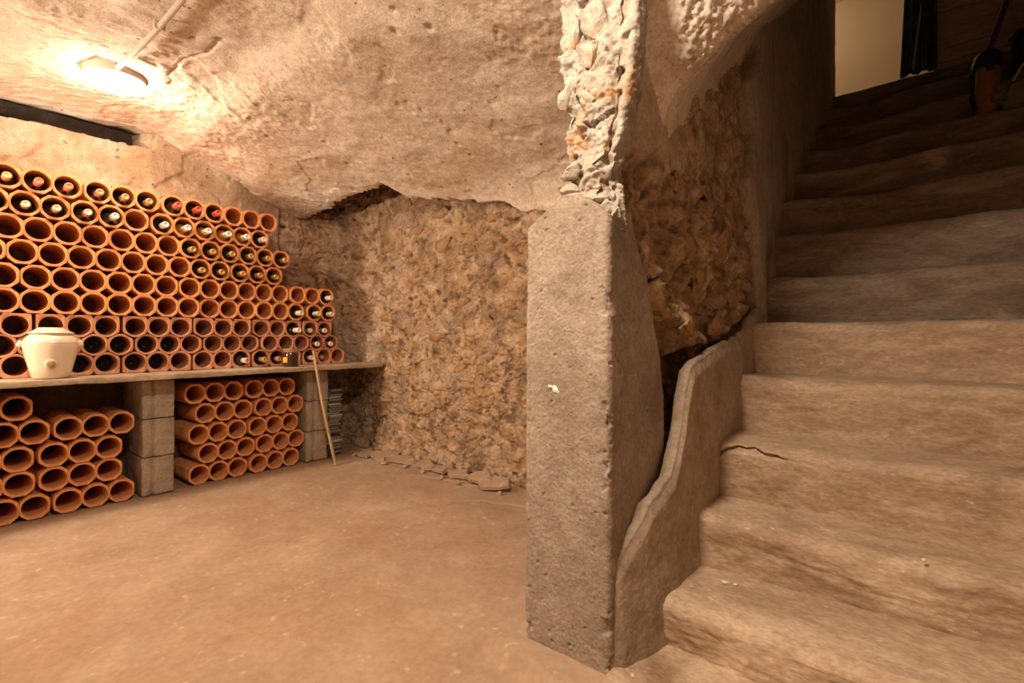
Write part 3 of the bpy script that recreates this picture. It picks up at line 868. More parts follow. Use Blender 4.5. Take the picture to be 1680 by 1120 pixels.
# taper: a little wider at the foot
lean = (P[..., 2] - 0.6)
P[..., 0] += lean * np.interp(P[..., 0], [-0.82, -0.56], [0.008, -0.004])
N0 = normals(P)
sg = 1.0 if N0[200, 165, 1] < 0 else -1.0
amp = 0.006 * fbm(P, 5, 3, 91) + 0.0011 * fbm(P, 24, 3, 92) + 0.0018 * fbm(P, 95, 2, 93)
chip = sstep(0.17, 0.27, fbm(P, 11, 4, 94)) * np.exp(-(np.hypot(P[..., 0] + 0.56, P[..., 1] - 1.09) / 0.02) ** 2)
amp -= 0.010 * chip + 0.012 * sstep(0.05, 0.2, fbm(P, 20, 3, 96)) * sstep(0.10, 0.03, P[..., 2])
f1, _, cid = worley(P, 40, 97)
amp -= 0.004 * sstep(0.25, 0.12, f1) * (cid > 0.8)
P = P + N0 * sg * amp[..., None]
ctr = np.array([-0.69, 1.30])
rows = []
for t in (0.12, 0.3, 0.6, 1.0):
    r = P[-1].copy()
    d = ctr[None] - r[:, :2]
    d = d / np.linalg.norm(d, axis=1, keepdims=True)
    r[:, :2] += d * 0.085 * t
    r[:, 2] += np.where(pj[:, 1] < 1.2, 0.030, 0.008) * t + 0.012 * fbm(r, 25, 3, 5) * t
    rows.append(r)
P = np.concatenate([P, np.stack(rows)], 0)
OFF = (0.69, -1.2, 0)
jk = link('render_jacket', grid_mesh('render_jacket', P, M_concrete), pillar); jk.location = OFF
# splash of white plaster on its front face
sp = link('plaster_splash', lump('plaster_splash', (0.017, 0.003, 0.010), M_white, 77, 2, 0.7, 2.5), pillar, (-0.718 + 0.69, 1.088 - 1.2, 0.725), (0, 0.7, 0))
link('plaster_splash', lump('plaster_splash', (0.009, 0.003, 0.004), M_white, 78, 2, 0.7, 2.5), pillar, (-0.733 + 0.69, 1.088 - 1.2, 0.733), (0, 0.2, 0))

# bare limestone above the jacket
nu, nv = 360, 420
zk = lin(1.14, 2.14, nv)
fl_ = np.interp(zk, [1.14, 1.22, 1.30, 1.5, 1.75, 2.14], [-0.745, -0.725, -0.715, -0.728, -0.744, -0.76])
fr_ = np.interp(zk, [1.14, 1.22, 1.28, 1.36, 1.5, 1.7, 2.14], [-0.555, -0.565, -0.575, -0.556, -0.53, -0.510, -0.485])
rows = []
for z, a, b in zip(zk, fl_, fr_):
    pth = resample(corner_path([(a, 1.62), (a, 1.135), (b, 1.135), (b + 0.006, 1.19), (b - 0.10, 1.27), (-0.72, 1.45)], 0.014, 5), nu)
    rows.append(np.concatenate([pth, np.full((nu, 1), z)], 1))
P = np.stack(rows)
N0 = normals(P)
sg = 1.0 if N0[200, nu // 2, 1] < 0 else -1.0
warp = np.stack([fbm(P, 8, 3, 281), fbm(P, 8, 3, 284), fbm(P, 8, 3, 287)], -1) * 0.05
f1, f2, cid = worley(P + warp, (10, 10, 9), 291)
edge = np.clip((f2 - f1) / 0.2, 0, 1)
# the rounded plaster bead on the right arris stays smooth
bead = np.exp(-((P[..., 0] - fr_[:, None]) / 0.022) ** 2) * (P[..., 1] < 1.22) * sstep(1.33, 1.40, P[..., 2])
k_r = 1 - 0.9 * bead
amp = k_r * (0.010 * (edge - 1) + 0.016 * (cid - 0.5) + 0.036 * fbm(P, 11, 4, 33) + 0.012 * fbm(P, 45, 3, 34)) + 0.006 * bead + 0.004 * fbm(P, 60, 2, 36)
amp -= k_r * 0.035 * sstep(0.22, 0.05, worley(P + warp * 2, (17, 17, 15), 331)[0] + 0.12 * fbm(P, 40, 2, 7))
P = P + N0 * sg * amp[..., None]
link('rubble_core', grid_mesh('rubble_core', P, M_lime), pillar).location = OFF
cs = [(-0.70, 1.315, .034, .026), (-0.705, 1.262, .030, .020), (-0.655, 1.62, .034, .045), (-0.625, 1.70, .045, .055), (-0.695, 1.69, .026, .05),
      (-0.64, 1.50, .030, .026), (-0.715, 1.52, .024, .034), (-0.625, 1.235, .050, .018), (-0.66, 1.79, .04, .03)]
for k, (x, z, w, h) in enumerate(cs):
    link('stone', lump('stone', (w, 0.022, h), M_lime, 700 + k, 3, 0.3, 2.2), pillar, (x + 0.69, 1.140 - 1.2 + rng.uniform(-.004, .004), z), (rng.uniform(-.2, .2), rng.uniform(-.5, .5), rng.uniform(-.2, .2)))

# ------------------------------------------------------------------ shelf slab and block piers
sl = rough_box('shelf_slab', (0.49, 2.62, 0.031), M_slab, 0.035, 0.006, 0.006, 5, freq=9)
shelf = tag(link('shelf_slab', sl, None, (-3.265, 0.945, 0.656)), 'long pale concrete shelf slab carrying the upper tube rack on block piers', 'shelf')

def end_groove(v):
    # the moulded end of a hollow block: two ribs and a sunk panel
    if v.co.x > 0.12 and -0.036 < v.co.y < -0.024:
        v.co.x -= 0.020
    elif v.co.x > 0.12 and v.co.y < -0.036:
        v.co.x -= 0.004
names = ['bottom', 'middle', 'top']
for pi, (yc, wd) in enumerate(((0.887, 0.148), (1.822, 0.155))):
    for k in range(3):
        me = rough_box('concrete_block', (0.34, wd, 0.206), M_block, 0.012, 0.006, 0.007, pi * 3 + k, groove=end_groove, freq=22)
        o = link('concrete_block', me, None, (-3.36 + 0.004 * k, yc + rng.uniform(-.003, .003), 0.104 + 0.2095 * k), (0, 0, rng.uniform(-.015, .015)))
        tag(o, 'grey concrete block, %s of the %s pier under the shelf' % (names[k], ['wide left', 'right'][pi]) if pi == 0 else
            'grey concrete block, %s of the pier behind the leaning stick' % names[k], 'block', 'concrete blocks of the shelf piers')
        if pi == 0:
            o['label'] = 'grey concrete block, %s of the pier between the two lower tube stacks' % names[k]

# ------------------------------------------------------------------ terracotta tube blocks
PITCH, TH, DEP, HR = 0.105, 0.0105, 0.30, 0.0468
HH = 0.0572
def ring_mesh(name, outline, hole, mat, dep=DEP):
    """outline and hole: same-length loops of (y, z), clay between them, extruded along -X."""
    n = len(outline)
    b = 0.0012
    def inset(o, h, t):
        return [(a[0] + (c[0] - a[0]) * t, a[1] + (c[1] - a[1]) * t) for a, c in zip(o, h)]
    loops = [(outline, -dep), (outline, -b), (inset(outline, hole, 0.08), 0.0), (inset(outline, hole, 0.90), 0.0), (hole, -b), (hole, -dep * 0.5), (hole, -dep)]
    V = [(x, y, z) for lp, x in loops for (y, z) in lp]
    F = []
    for i in range(len(loops) - 1):
        for k in range(n):
            F.append((i * n + k, i * n + (k + 1) % n, (i + 1) * n + (k + 1) % n, (i + 1) * n + k))
    i = len(loops) - 1
    for k in range(n):
        F.append((i * n + k, i * n + (k + 1) % n, (k + 1) % n, k))
    return sharp(raw_mesh(name, V, F, mat), 30)
N_T = 32
def hole_loop(r=HR, jit=0):
    return [(r * math.cos(2 * math.pi * k / N_T), r * math.sin(2 * math.pi * k / N_T)) for k in range(N_T)]
def cast(poly):
    """distance from the centre to a convex polygon along each of the N_T directions."""
    out = []
    for k in range(N_T):
        a = 2 * math.pi * k / N_T
        d = (math.cos(a), math.sin(a)); best = 9
        for (ax, ay), (bx, by) in zip(poly, poly[1:] + poly[:1]):
            ex, ey = bx - ax, by - ay
            den = d[0] * ey - d[1] * ex
            if abs(den) < 1e-9:
                continue
            t = (ax * ey - ay * ex) / den
            u = (ax * d[1] - ay * d[0]) / den
            if t > 0 and -1e-6 <= u <= 1 + 1e-6:
                best = min(best, t)
        out.append((d[0] * best, d[1] * best))
    return out
def octagon(wl, wr):
    f = 0.0235
    g = 0.0305
    return [(wr, -g), (wr, g), (f, HH), (-f, HH), (-wl, g), (-wl, -g), (-f, -HH), (f, -HH)]
def rosy(wl, wr, flat):
    """honeycomb block: hexagon-like tube; flat 't' fills up to a level top, 'b' to a level bottom."""
    h, s = 0.0560, 0.030
    up_ = [(wr, s), (wr - 0.002, h), (-wl + 0.002, h), (-wl, s)] if flat == 't' else [(wr, s), (0.012, h), (-0.012, h), (-wl, s)]
    dn = [(-wl, -s), (-wl + 0.002, -h), (wr - 0.002, -h), (wr, -s)] if flat == 'b' else [(-wl, -s), (-0.012, -h), (0.012, -h), (wr, -s)]
    return up_[::-1][::-1] + dn
E2 = PITCH / 2
ends = PITCH / 2 + 0.002
tube_me = {}
for kind, (wl, wr) in {'l': (ends, E2), 'm': (E2, E2), 'r': (E2, ends)}.items():
    tube_me['o' + kind] = ring_mesh('tube', cast(octagon(wl, wr)), hole_loop(), M_clay)
    for fl2 in ('t', 'n', 'b'):
        tube_me[fl2 + kind] = ring_mesh('tube', cast(rosy(wl, wr, fl2)), hole_loop(0.0455), M_clay_pink)
# black triangular plugs, painted shade of small hollows in the rosy blocks' filled edge
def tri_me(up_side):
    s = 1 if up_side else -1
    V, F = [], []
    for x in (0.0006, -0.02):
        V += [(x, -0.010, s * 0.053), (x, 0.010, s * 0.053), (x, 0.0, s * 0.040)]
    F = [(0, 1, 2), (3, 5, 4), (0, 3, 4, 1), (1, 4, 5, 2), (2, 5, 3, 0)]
    return raw_mesh('hollow_shade', V, F, M_vac_dark, smooth=False)  # solid black piece in place of a shaded hole
HOLLOW_SHADE = {'t': tri_me(True), 'b': tri_me(False)}

ORD = ['first', 'second', 'third', 'fourth', 'fifth', 'sixth', 'seventh', 'eighth', 'ninth', 'tenth', 'eleventh', 'twelfth']
XF = -3.21
rows = {
    'r1': (1.607, [0.085, 0.410, 0.739, 1.072, 1.390]), 'r2': (1.492, [0.040, 0.367, 0.689, 1.019, 1.339]),
    'r3': (1.377, [0.205, 0.519, 0.839, 1.156, 1.475]), 'r4': (1.264, [0.145, 0.465, 0.783, 1.103, 1.427]),
    'r5': (1.149, [0.190, 0.511, 0.828, 1.153, 1.468, 1.795]), 'r6': (1.034, [0.298, 0.617, 0.935, 1.259, 1.576, 1.915]),
    'bt': (0.9185, [0.231, 0.563, 0.896, 1.224, 1.557, 1.888]), 'bm': (0.8235, [0.290, 0.621, 0.948, 1.276, 1.610, 1.939]),
    'bb': (0.7285, [0.231, 0.563, 0.894, 1.223, 1.555, 1.888]),
    'ur1': (0.532, [1.181, 1.515]), 'ur2': (0.413, [1.234, 1.568]), 'ur3': (0.294, [1.196, 1.530]), 'ur4': (0.176, [1.247, 1.577]), 'ur5': (0.0575, [1.202, 1.536]),
    'ul1': (0.532, [0.234]), 'ul2': (0.413, [0.294, 0.626]), 'ul3': (0.294, [0.238, 0.572]), 'ul4': (0.176, [0.243, 0.574]), 'ul5': (0.0575, [0.296, 0.624]),
}
rowname = {'r1': 'top row of the rack', 'r2': 'second row from the top', 'r3': 'third row from the top', 'r4': 'fourth row from the top',
           'r5': 'fifth row from the top', 'r6': 'sixth row, just above the rosy blocks', 'bt': 'upper of the three rosy rows', 'bm': 'middle of the three rosy rows',
           'bb': 'lowest rosy row, standing on the shelf', 'ur1': 'top row', 'ur2': 'second row', 'ur3': 'middle row', 'ur4': 'fourth row', 'ur5': 'bottom row',
           'ul1': 'top row', 'ul2': 'second row', 'ul3': 'middle row', 'ul4': 'fourth row', 'ul5': 'bottom row'}
def triple(row, i, z, y, n):
    if row[0] == 'b':
        lab = 'rosy triple tube block, %s, %s from the left' % (rowname[row], ORD[i])
        grp = 'rosy honeycomb tube blocks on the shelf'
    elif row[0] == 'r':
        lab = 'orange triple tube block, %s, %s from the left' % (rowname[row], ORD[i])
        grp = 'orange tube blocks of the upper rack'
    elif row[:2] == 'ur':
        lab = 'orange triple tube block under the shelf, right stack, %s, %s one' % (rowname[row], ['left', 'right'][i])
        grp = 'orange tube blocks in the right lower stack'
    else:
        lab = 'orange triple tube block under the shelf, left stack, %s, %s' % (rowname[row], 'at frame edge' if i == 0 else 'beside the pier')
        grp = 'orange tube blocks in the left lower stack'
    xo = XF + rng.uniform(-.008, .006)
    t = thing('tube_block', lab, 'tube block', (xo, y, z - HH), (0, rng.uniform(-.003, .003), rng.uniform(-.006, .006)), grp)
    pre = 'o' if row[0] != 'b' else {'bt': 't', 'bm': 'n', 'bb': 'b'}[row]
    pair = row in ('r6', 'bt', 'bm') and i == n - 1
    for k, kd in ((0, 'l'), (1, 'r')) if pair else enumerate('lmr'):
        link('tube', tube_me[pre + kd], t, (0, (k - 1) * PITCH, HH))
    if pair:
        t['label'] = lab.replace('triple tube block', 'tube block cut to two tubes').replace('%s from the left' % ORD[i], 'right end')
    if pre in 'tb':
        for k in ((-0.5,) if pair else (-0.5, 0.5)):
            link('hollow_shade', HOLLOW_SHADE[pre], t, (0, k * PITCH, HH))
    return t
for row, (z, ysr) in rows.items():
    for i, y in enumerate(ysr):
        triple(row, i, z, y, len(ysr))

# ------------------------------------------------------------------ wine bottles lying in the tubes, necks outward
def revolve_x(name, prof, n, mat):
    """prof (x, r) from back to front, axis along X."""
    V, F = [], []
    for x, r in prof:
        for k in range(n):
            t = 2 * math.pi * k / n
            V.append((x, r * math.cos(t), r * math.sin(t)))
    m = len(prof)
    for i in range(m - 1):
        for k in range(n):
            F.append((i * n + k, (i + 1) * n + k, (i + 1) * n + (k + 1) % n, i * n + (k + 1) % n))
    F.append(tuple(range(n))); F.append(tuple((m - 1) * n + k for k in range(n))[::-1])
    return sharp(raw_mesh(name, V, F, mat), 50)
BODY = [(-0.300, 0.028), (-0.298, 0.036), (-0.29, 0.0375), (-0.12, 0.0375), (-0.105, 0.036), (-0.09, 0.030), (-0.078, 0.021), (-0.068, 0.0155), (-0.03, 0.0142), (-0.006, 0.0145), (-0.004, 0.0135)]
NECK = [(-0.060, 0.0158), (-0.058, 0.0166), (-0.022, 0.0160), (-0.020, 0.0174), (-0.008, 0.0176), (-0.002, 0.0168), (0.0, 0.0145)]
TOP = [(-0.0005, 0.0140), (0.0015, 0.0134), (0.0016, 0.0085), (0.0006, 0.0075)]
body_me = {k: revolve_x('glass_body', BODY, 20, m) for k, m in (('dark', M_glass), ('green', M_glass_green), ('amber', M_glass_amber))}
CAPM = {'red': M_red, 'brick': M_orange_red, 'tan': M_tan, 'gold': M_gold, 'pale': M_pale, 'white': M_white, 'pink': M_pink, 'yellow': M_yellow}
cap_me = {k: revolve_x('capsule', NECK, 18, m) for k, m in CAPM.items()}
top_me = {k: revolve_x('capsule_top', TOP, 18, m) for k, m in CAPM.items()}
base_me = revolve_x('glass_body', [(-0.30, 0.014), (-0.24, 0.0145), (-0.21, 0.034), (-0.19, 0.0375), (-0.012, 0.0375), (-0.003, 0.035), (0, 0.030), (-0.006, 0.024), (-0.02, 0.010), (-0.024, 0.004)], 20, M_glass)
BW = {'red': 'red', 'brick': 'brick-red', 'tan': 'tan', 'gold': 'gold', 'pale': 'cream', 'white': 'white', 'pink': 'pinkish', 'yellow': 'yellow'}
# row, triple index, tube (-1, 0, 1), glass, capsule, top, stick-out
bottles = [
    ('r1', 1, -1, 'dark', 'brick', 'yellow', .045), ('r1', 1, 0, 'dark', 'brick', 'brick', .045), ('r1', 1, 1, 'dark', 'brick', 'brick', .05),
    ('r1', 2, -1, 'dark', 'brick', 'tan', .045), ('r1', 2, 0, 'dark', 'tan', 'tan', .04), ('r1', 2, 1, 'dark', 'tan', 'tan', .035),
    ('r1', 3, -1, 'dark', 'red', 'red', .075), ('r1', 3, 0, 'dark', 'red', 'red', .06), ('r1', 3, 1, 'dark', 'red', 'red', .055),
    ('r2', 1, -1, 'dark', 'brick', 'pink', .03), ('r2', 1, 0, 'dark', 'tan', 'pink', .035), ('r2', 1, 1, 'dark', 'tan', 'pink', .05),
    ('r2', 2, -1, 'dark', 'brick', 'white', .065), ('r2', 2, 0, 'dark', 'pink', 'white', .075),
    ('r2', 3, -1, 'dark', 'white', 'white', .05), ('r2', 3, 0, 'amber', 'white', 'white', .06), ('r2', 3, 1, 'amber', 'white', 'white', .06),
    ('r2', 4, -1, 'amber', 'white', 'white', .06), ('r2', 4, 0, 'amber', 'white', 'white', .06), ('r2', 4, 1, 'dark', 'pink', 'white', .055),
    ('r3', 3, -1, 'green', 'gold', 'gold', .04), ('r3', 3, 0, 'green', 'gold', 'gold', .04), ('r3', 3, 1, 'green', 'gold', 'gold', .045),
    ('r3', 4, -1, 'green', 'gold', 'gold', .045), ('r3', 4, 0, 'green', 'gold', 'gold', .045), ('r3', 4, 1, 'green', 'gold', 'tan', .06),
    ('r4', 3, 0, 'green', 'gold', 'gold', .03), ('r4', 3, 1, 'green', 'gold', 'gold', .03), ('r4', 4, -1, 'green', 'gold', 'gold', .045),
    ('r4', 4, 0, 'green', 'gold', 'gold', .04), ('r4', 4, 1, 'green', 'gold', 'gold', .03),
    ('r5', 5, 1, 'dark', 'pale', 'pale', .07), ('r6', 4, 1, 'dark', 'pale', 'pale', .07), ('r6', 5, -1, 'dark', 'pale', 'pale', .06), ('r6', 5, 0, 'dark', 'pale', 'pale', .055),
    ('bt', 4, 1, 'dark', 'pale', 'white', .075), ('bt', 5, -1, 'dark', 'pink', 'pale', .0), ('bt', 5, 0, 'dark', 'pale', 'pale', .01),
    ('bm', 5, -1, 'dark', 'pale', 'pale', .005), ('bm', 5, 0, 'dark', 'pale', 'pale', .0),
    ('bb', 3, 1, 'dark', 'pink', 'brick', .085), ('bb', 4, -1, 'dark', 'gold', 'gold', .05), ('bb', 4, 0, 'dark', 'tan', 'tan', .02), ('bb', 5, -1, 'dark', 'tan', 'pale', .02), ('bb', 5, 0, 'dark', 'tan', 'tan', -.03),
]
short = {'r1': 'top row', 'r2': 'second row', 'r3': 'third row', 'r4': 'fourth row', 'r5': 'fifth row', 'r6': 'sixth row', 'bt': 'upper rosy row', 'bm': 'middle rosy row', 'bb': 'lowest rosy row'}
cnt = {}
tot = {}
for b in bottles:
    tot[b[0]] = tot.get(b[0], 0) + 1
for row, ti, k, gl, cap, tp, out in bottles:
    z, ysr = rows[row]
    i = cnt.get(row, 0); cnt[row] = i + 1
    place = '%s bottle from the left' % ORD[i] if tot[row] > 1 else 'the only bottle there'
    caps = BW[cap] + '-capped' if cap == tp else '%s-necked %s-topped' % (BW[cap], BW[tp])
    lab = '%s %s bottle in the %s, %s' % (caps, {'dark': 'dark', 'green': 'dark green', 'amber': 'amber'}[gl], short[row], place)
    t = thing('wine_bottle', lab, 'bottle', (XF + out, ysr[ti] + k * PITCH, z - (HR - 0.0379) - 0.0005), (rng.uniform(-3, 3), 0, rng.uniform(-.012, .012)), 'wine bottles lying in the tubes')
    link('glass_body', body_me[gl], t); c_ = link('capsule', cap_me[cap], t); link('capsule_top', top_me[tp], c_)
for n_, (row, ti, k) in enumerate([('bm', 0, -1), ('bm', 1, 0), ('bm', 1, 1), ('bm', 2, -1), ('bm', 2, 0), ('bb', 1, 0), ('bb', 1, 1), ('bb', 2, -1), ('bb', 2, 0)]):
    z, ysr = rows[row]
    i = n_ if row == 'bm' else n_ - 5
    t = thing('wine_bottle', 'dark bottle lying base outward in the %s, %s such bottle from the left' % (short[row], ORD[i]), 'bottle',
              (XF - 0.05 - rng.uniform(0, .03), ysr[ti] + k * PITCH, z - (0.0455 - 0.0376)), (rng.uniform(-3, 3), 0, 0), 'bottles lying base outward')
    link('glass_body', base_me, t)

# ------------------------------------------------------------------ stoneware crock, jar, stick and sheets
ang = math.atan2(-0.442, 3.11)
crock = thing('crock', 'cream stoneware crock with lid and corked tap hole, standing on the shelf', 'crock', (-3.105, 0.442, 0.6725), (0, 0, ang))
link('body', lathe('body', [(0.060, 0), (0.066, 0.004), (0.078, 0.05), (0.092, 0.11), (0.099, 0.150), (0.0985, 0.165), (0.094, 0.180), (0.083, 0.195), (0.077, 0.199), (0.076, 0.206), (0.066, 0.206), (0.064, 0.18), (0.06, 0.1)], 56, M_cream), crock)
link('lid', lathe('lid', [(0.070, 0.207), (0.083, 0.2075), (0.083, 0.211), (0.077, 0.215), (0.062, 0.222), (0.048, 0.233), (0.044, 0.236), (0.0, 0.236)], 56, M_cream), crock)
link('groove', lathe('groove', [(0.0975, 0.1635), (0.0995, 0.1645), (0.0975, 0.1655)], 56, plain('glaze_line', (0.42, 0.32, 0.22), 0.3)), crock)
for s in (-1, 1):
    hm = rough_box('handle', (0.040, 0.022, 0.030), M_cream, 0.02, 0.001, 0.008, 2)
    link('handle', hm, crock, (0.0, s * 0.102, 0.160), (s * 0.35, 0, 0))
boss = link('tap_boss', lathe('tap_boss', [(0.024, -0.012), (0.023, 0.0), (0.020, 0.008), (0.017, 0.009)], 24, M_cream), crock, (0.083, 0, 0.070), (0, math.radians(90), 0))
link('cork', lathe('cork', [(0.016, 0), (0.0165, 0.012), (0.014, 0.016), (0.006, 0.017)], 20, M_cork), boss, (0.002, 0, 0.005))

jar = thing('jar', 'glass jar of dark jam with orange label on the shelf', 'jar', (-3.085, 1.577, 0.6725), (0, 0, math.atan2(-1.577, 3.085)))
link('glass_body', lathe('glass_body', [(0.040, 0), (0.045, 0.004), (0.046, 0.02), (0.0455, 0.078), (0.042, 0.088), (0.040, 0.096)], 40, M_jar), jar)
link('lid', sharp(lathe('lid', [(0.043, 0.092), (0.0445, 0.095), (0.0445, 0.114), (0.042, 0.117), (0.0, 0.117)], 40, M_jarlid)), jar)
# paper label: a curved patch wrapped on the side of the jar
na, nz = 12, 8
V, F = [], []
for rr in (0.0463, 0.0470):
    for i in range(na):
        a = math.radians(-75 + 50 * i / (na - 1))
        for j in range(nz):
            V.append((rr * math.cos(a), rr * math.sin(a), 0.028 + 0.034 * j / (nz - 1)))
for i in range(na - 1):
    for j in range(nz - 1):
        a = i * nz + j; b = na * nz
        F.append((b + a, b + a + nz, b + a + nz + 1, b + a + 1))
        F.append((a, a + 1, a + nz + 1, a + nz))
link('paper_label', raw_mesh('paper_label', V, F, M_label), jar)['label'] = 'orange paper label'
for zz in (0.018, 0.070):
    link('ring', lathe('ring', [(0.0455, zz - .002), (0.0468, zz), (0.0455, zz + .002)], 40, M_jar), jar)

st = tube('stick', [(-2.985, 1.835, 0.004), (-2.993, 1.79, 0.22), (-3.000, 1.745, 0.44), (-3.004, 1.715, 0.62), (-3.009, 1.69, 0.775)], [.0095, .0095, .009, .0085, .008], M_wood, 10)
tag(link('stick', st), 'pale wooden stick leaning against the right end of the shelf', 'stick')

def ORDN(n):
    return (ORD + ['thirteenth', 'fourteenth', 'fifteenth', 'sixteenth', 'seventeenth', 'eighteenth', 'nineteenth', 'twentieth', 'twenty-first', 'twenty-second',
                   'twenty-third', 'twenty-fourth', 'twenty-fifth', 'twenty-sixth', 'twenty-seventh', 'twenty-eighth'])[n - 1]
sheets = [(0.010 + 0.0165 * k, 0) for k in range(8)] + [(0.16 + 0.0165 * k, 1) for k in range(20)]
for k, (z, up_) in enumerate(sheets):
    # bottom sheet first
    pale = k in (5, 6, 13, 16, 17, 21, 24)
    me = rough_box('slate_sheet', (0.26, 0.098, 0.0135), M_slate_edge if pale else M_slate, 0.06, 0.002, 0.002, k)
    o = link('slate_sheet', me, None, (-3.36 + rng.uniform(-.025, .02), 1.985 + rng.uniform(-.008, .008), z), (0, 0, rng.uniform(-.05, .05)))
    tag(o, ('pale' if pale else 'dark') + ' thin sheet in the pile right of the right pier, ' + ('lowest' if k == 0 else 'topmost' if k == len(sheets) - 1 else ORDN(k + 1) + ' from below'), 'sheet', 'thin sheets piled under the shelf')

# ------------------------------------------------------------------ rubble along the foot of the back wall
deb = [(-3.02, 2.12, .13, .07, 'flat'), (-2.86, 2.15, .16, .08, 'flat'), (-2.66, 2.16, .15, .075, 'flat'), (-2.47, 2.17, .12, .07, 'flat'), (-2.30, 2.15, .14, .07, 'flat'),
       (-2.12, 2.14, .11, .06, 'flat'), (-1.95, 2.13, .13, .065, 'tilt'), (-1.80, 2.10, .12, .06, 'tilt'), (-2.75, 2.06, .05, .03, 'bit'), (-2.56, 2.09, .04, .03, 'bit'),
       (-2.38, 2.08, .035, .025, 'bit'), (-2.20, 2.07, .04, .03, 'bit'), (-2.04, 2.05, .03, .022, 'bit'), (-3.12, 2.07, .035, .03, 'bit'), (-3.20, 2.10, .03, .025, 'bit'), (-1.72, 2.05, .035, .025, 'bit')]
kinds = {'flat': 'flat broken slab of screed at the foot of the rubble wall', 'tilt': 'tilted broken flake of screed at the foot of the rubble wall', 'bit': 'small crumb of mortar at the foot of the rubble wall'}
cn = {}
def flake_mesh(w, d, h, seed):
    r = np.random.default_rng(seed + 50)
    n = 13
    bm = bmesh.new()
    a = np.sort(r.uniform(0, 2 * math.pi, n))
    rad = r.uniform(0.5, 1.15, n)
    lo = [bm.verts.new((math.cos(t) * q * w, math.sin(t) * q * d, -h * 0.5)) for t, q in zip(a, rad)]
    hi = [bm.verts.new((math.cos(t) * q * w * 0.95, math.sin(t) * q * d * 0.93, h * 0.5 + r.uniform(-.004, .004))) for t, q in zip(a, rad)]
    c = bm.verts.new((0, 0, h * 0.55)); cb = bm.verts.new((0, 0, -h * 0.5))
    for i in range(n):
        j = (i + 1) % n
        bm.faces.new((lo[i], lo[j], hi[j], hi[i])); bm.faces.new((hi[i], hi[j], c)); bm.faces.new((lo[j], lo[i], cb))
    me = bpy.data.meshes.new('rubble_chunk'); bm.normal_update(); bm.to_mesh(me); bm.free()
    me.materials.append(M_floor)
    return me
for k, (x, y, w, d, kind) in enumerate(deb):
    h = .017 if kind != 'bit' else .014
    me = flake_mesh(w, d, h, k) if kind != 'bit' else lump('rubble_chunk', (w * 0.6, d * 0.8, h), M_skirt, 900 + k, 2, 0.4, 1.9)
    i = cn.get(kind, 0); cn[kind] = i + 1
    o = link('rubble_chunk', me, None, (x, y, h * 0.5 + {'tilt': 0.028, 'flat': 0.012, 'bit': 0}[kind]), ((0.42 if kind == 'tilt' else 0.22) + rng.uniform(-.06, .08), rng.uniform(-.1, .1), rng.uniform(-.4, .4)))
    lab = kinds[kind] + ', ' + ORD[i] + ' from the left'
    tag(o, lab, 'rubble', 'rubble along the back wall')
order = sorted([(d[0], d[4], k) for k, d in enumerate(deb)])
objs = [o for o in col.objects if o.name.startswith('rubble_chunk')]
seen = {}
for x, kind, k in order:
    i = seen.get(kind, 0); seen[kind] = i + 1
    objs[k]['label'] = kinds[kind] + ', ' + ORD[i] + ' from the left'

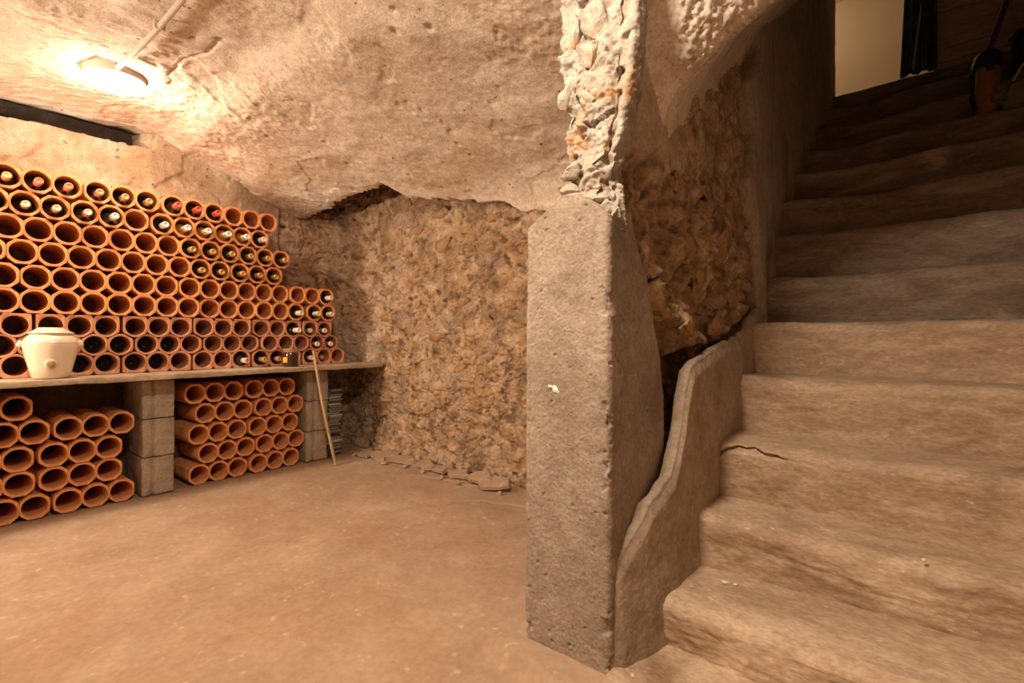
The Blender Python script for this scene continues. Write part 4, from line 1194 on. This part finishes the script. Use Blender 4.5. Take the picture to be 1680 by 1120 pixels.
# crumbs on the lower steps
tag(link('plaster_chip', lump('plaster_chip', (.014, .009, .006), M_pale, 41, 2, .4), None, (-0.385, 1.45, .173)), 'pale chip of plaster lying on the second visible step', 'chip')
tag(link('plaster_chip', lump('plaster_chip', (.007, .006, .004), M_pale, 42, 2, .4), None, (-0.362, 1.462, .171)), 'tiny pale crumb just right of the larger plaster chip on the step', 'chip')
tag(link('plaster_chip', lump('plaster_chip', (.006, .006, .005), M_pale, 43, 2, .4), None, (0.045, 1.545, .325)), 'lone pale crumb on a lower step edge, right of the middle', 'chip')
tag(link('green_strip', rough_box('green_strip', (.045, .012, .004), M_green, .02, 0, .001, 1), None, (0.14, 2.47, .932)), 'thin green strip lying at the back of a middle step', 'strip')

# ------------------------------------------------------------------ bulkhead lamps and conduit
def bulkhead(loc, rot, strength, label):
    t = thing('ceiling_lamp', label, 'lamp', loc, rot)
    br = link('base_ring', lathe('base_ring', [(0.118, 0.03), (0.120, -0.004), (0.120, -0.046), (0.118, -0.050), (0.106, -0.050)][::-1], 56, M_lamp_base), t)
    e = emitter('lamp_glow', WARM, strength)
    link('diffuser', lathe('diffuser', [(0.02, -0.100), (0.06, -0.097), (0.088, -0.089), (0.105, -0.077), (0.112, -0.063), (0.113, -0.051)], 40, e), t)
    link('bulb_holder', rough_box('bulb_holder', (0.05, 0.02, 0.012), M_lamp_base, 0.02, 0, 0.003, 1), br, (0.03, 0.0, -0.054))
    return t
bulkhead((-2.95, 0.645, 2.150), (0.04, 0.03, 0), LAMP_SEEN, 'round white bulkhead lamp glowing on the vault above the rack')
bulkhead((-0.62, 0.40, 2.115), (0.0, 0.0, 0), LAMP_NEAR, 'round white bulkhead lamp on the vault before the pillar')
bulkhead((-2.93, -1.03, 1.43), (math.pi / 2, 0.0, 0), FILL_BEHIND, 'unseen fill lamp added on the wall behind the photographer')  # made-up fixture that brightens the vault plaster and rubble wall
pts = []
for t in np.linspace(0, 1, 26):
    x = -2.81 + t * (2.81 - 0.65)
    y = 0.625 + t * 0.05 + 0.004 * math.sin(t * 9)
    pts.append((x, y, float(vault_z(y)) - 0.018 - 0.012 * math.sin(t * 7)))
cond = thing('conduit', 'grey cable conduit running along the vault from the glowing lamp', 'conduit', (-2.79, 0.625, 2.1))
link('pipe', tube('pipe', pts, 0.0105, M_conduit, 10), cond).location = (2.79, -0.625, -2.1)
for t in (0.25, 0.6):
    p = pts[int(t * 25)]
    link('clip', rough_box('clip', (0.018, 0.04, 0.03), M_conduit, 0.02, 0, 0.004, 2), cond, (p[0] + 2.79, p[1] - 0.625, p[2] + 0.006 - 2.1))
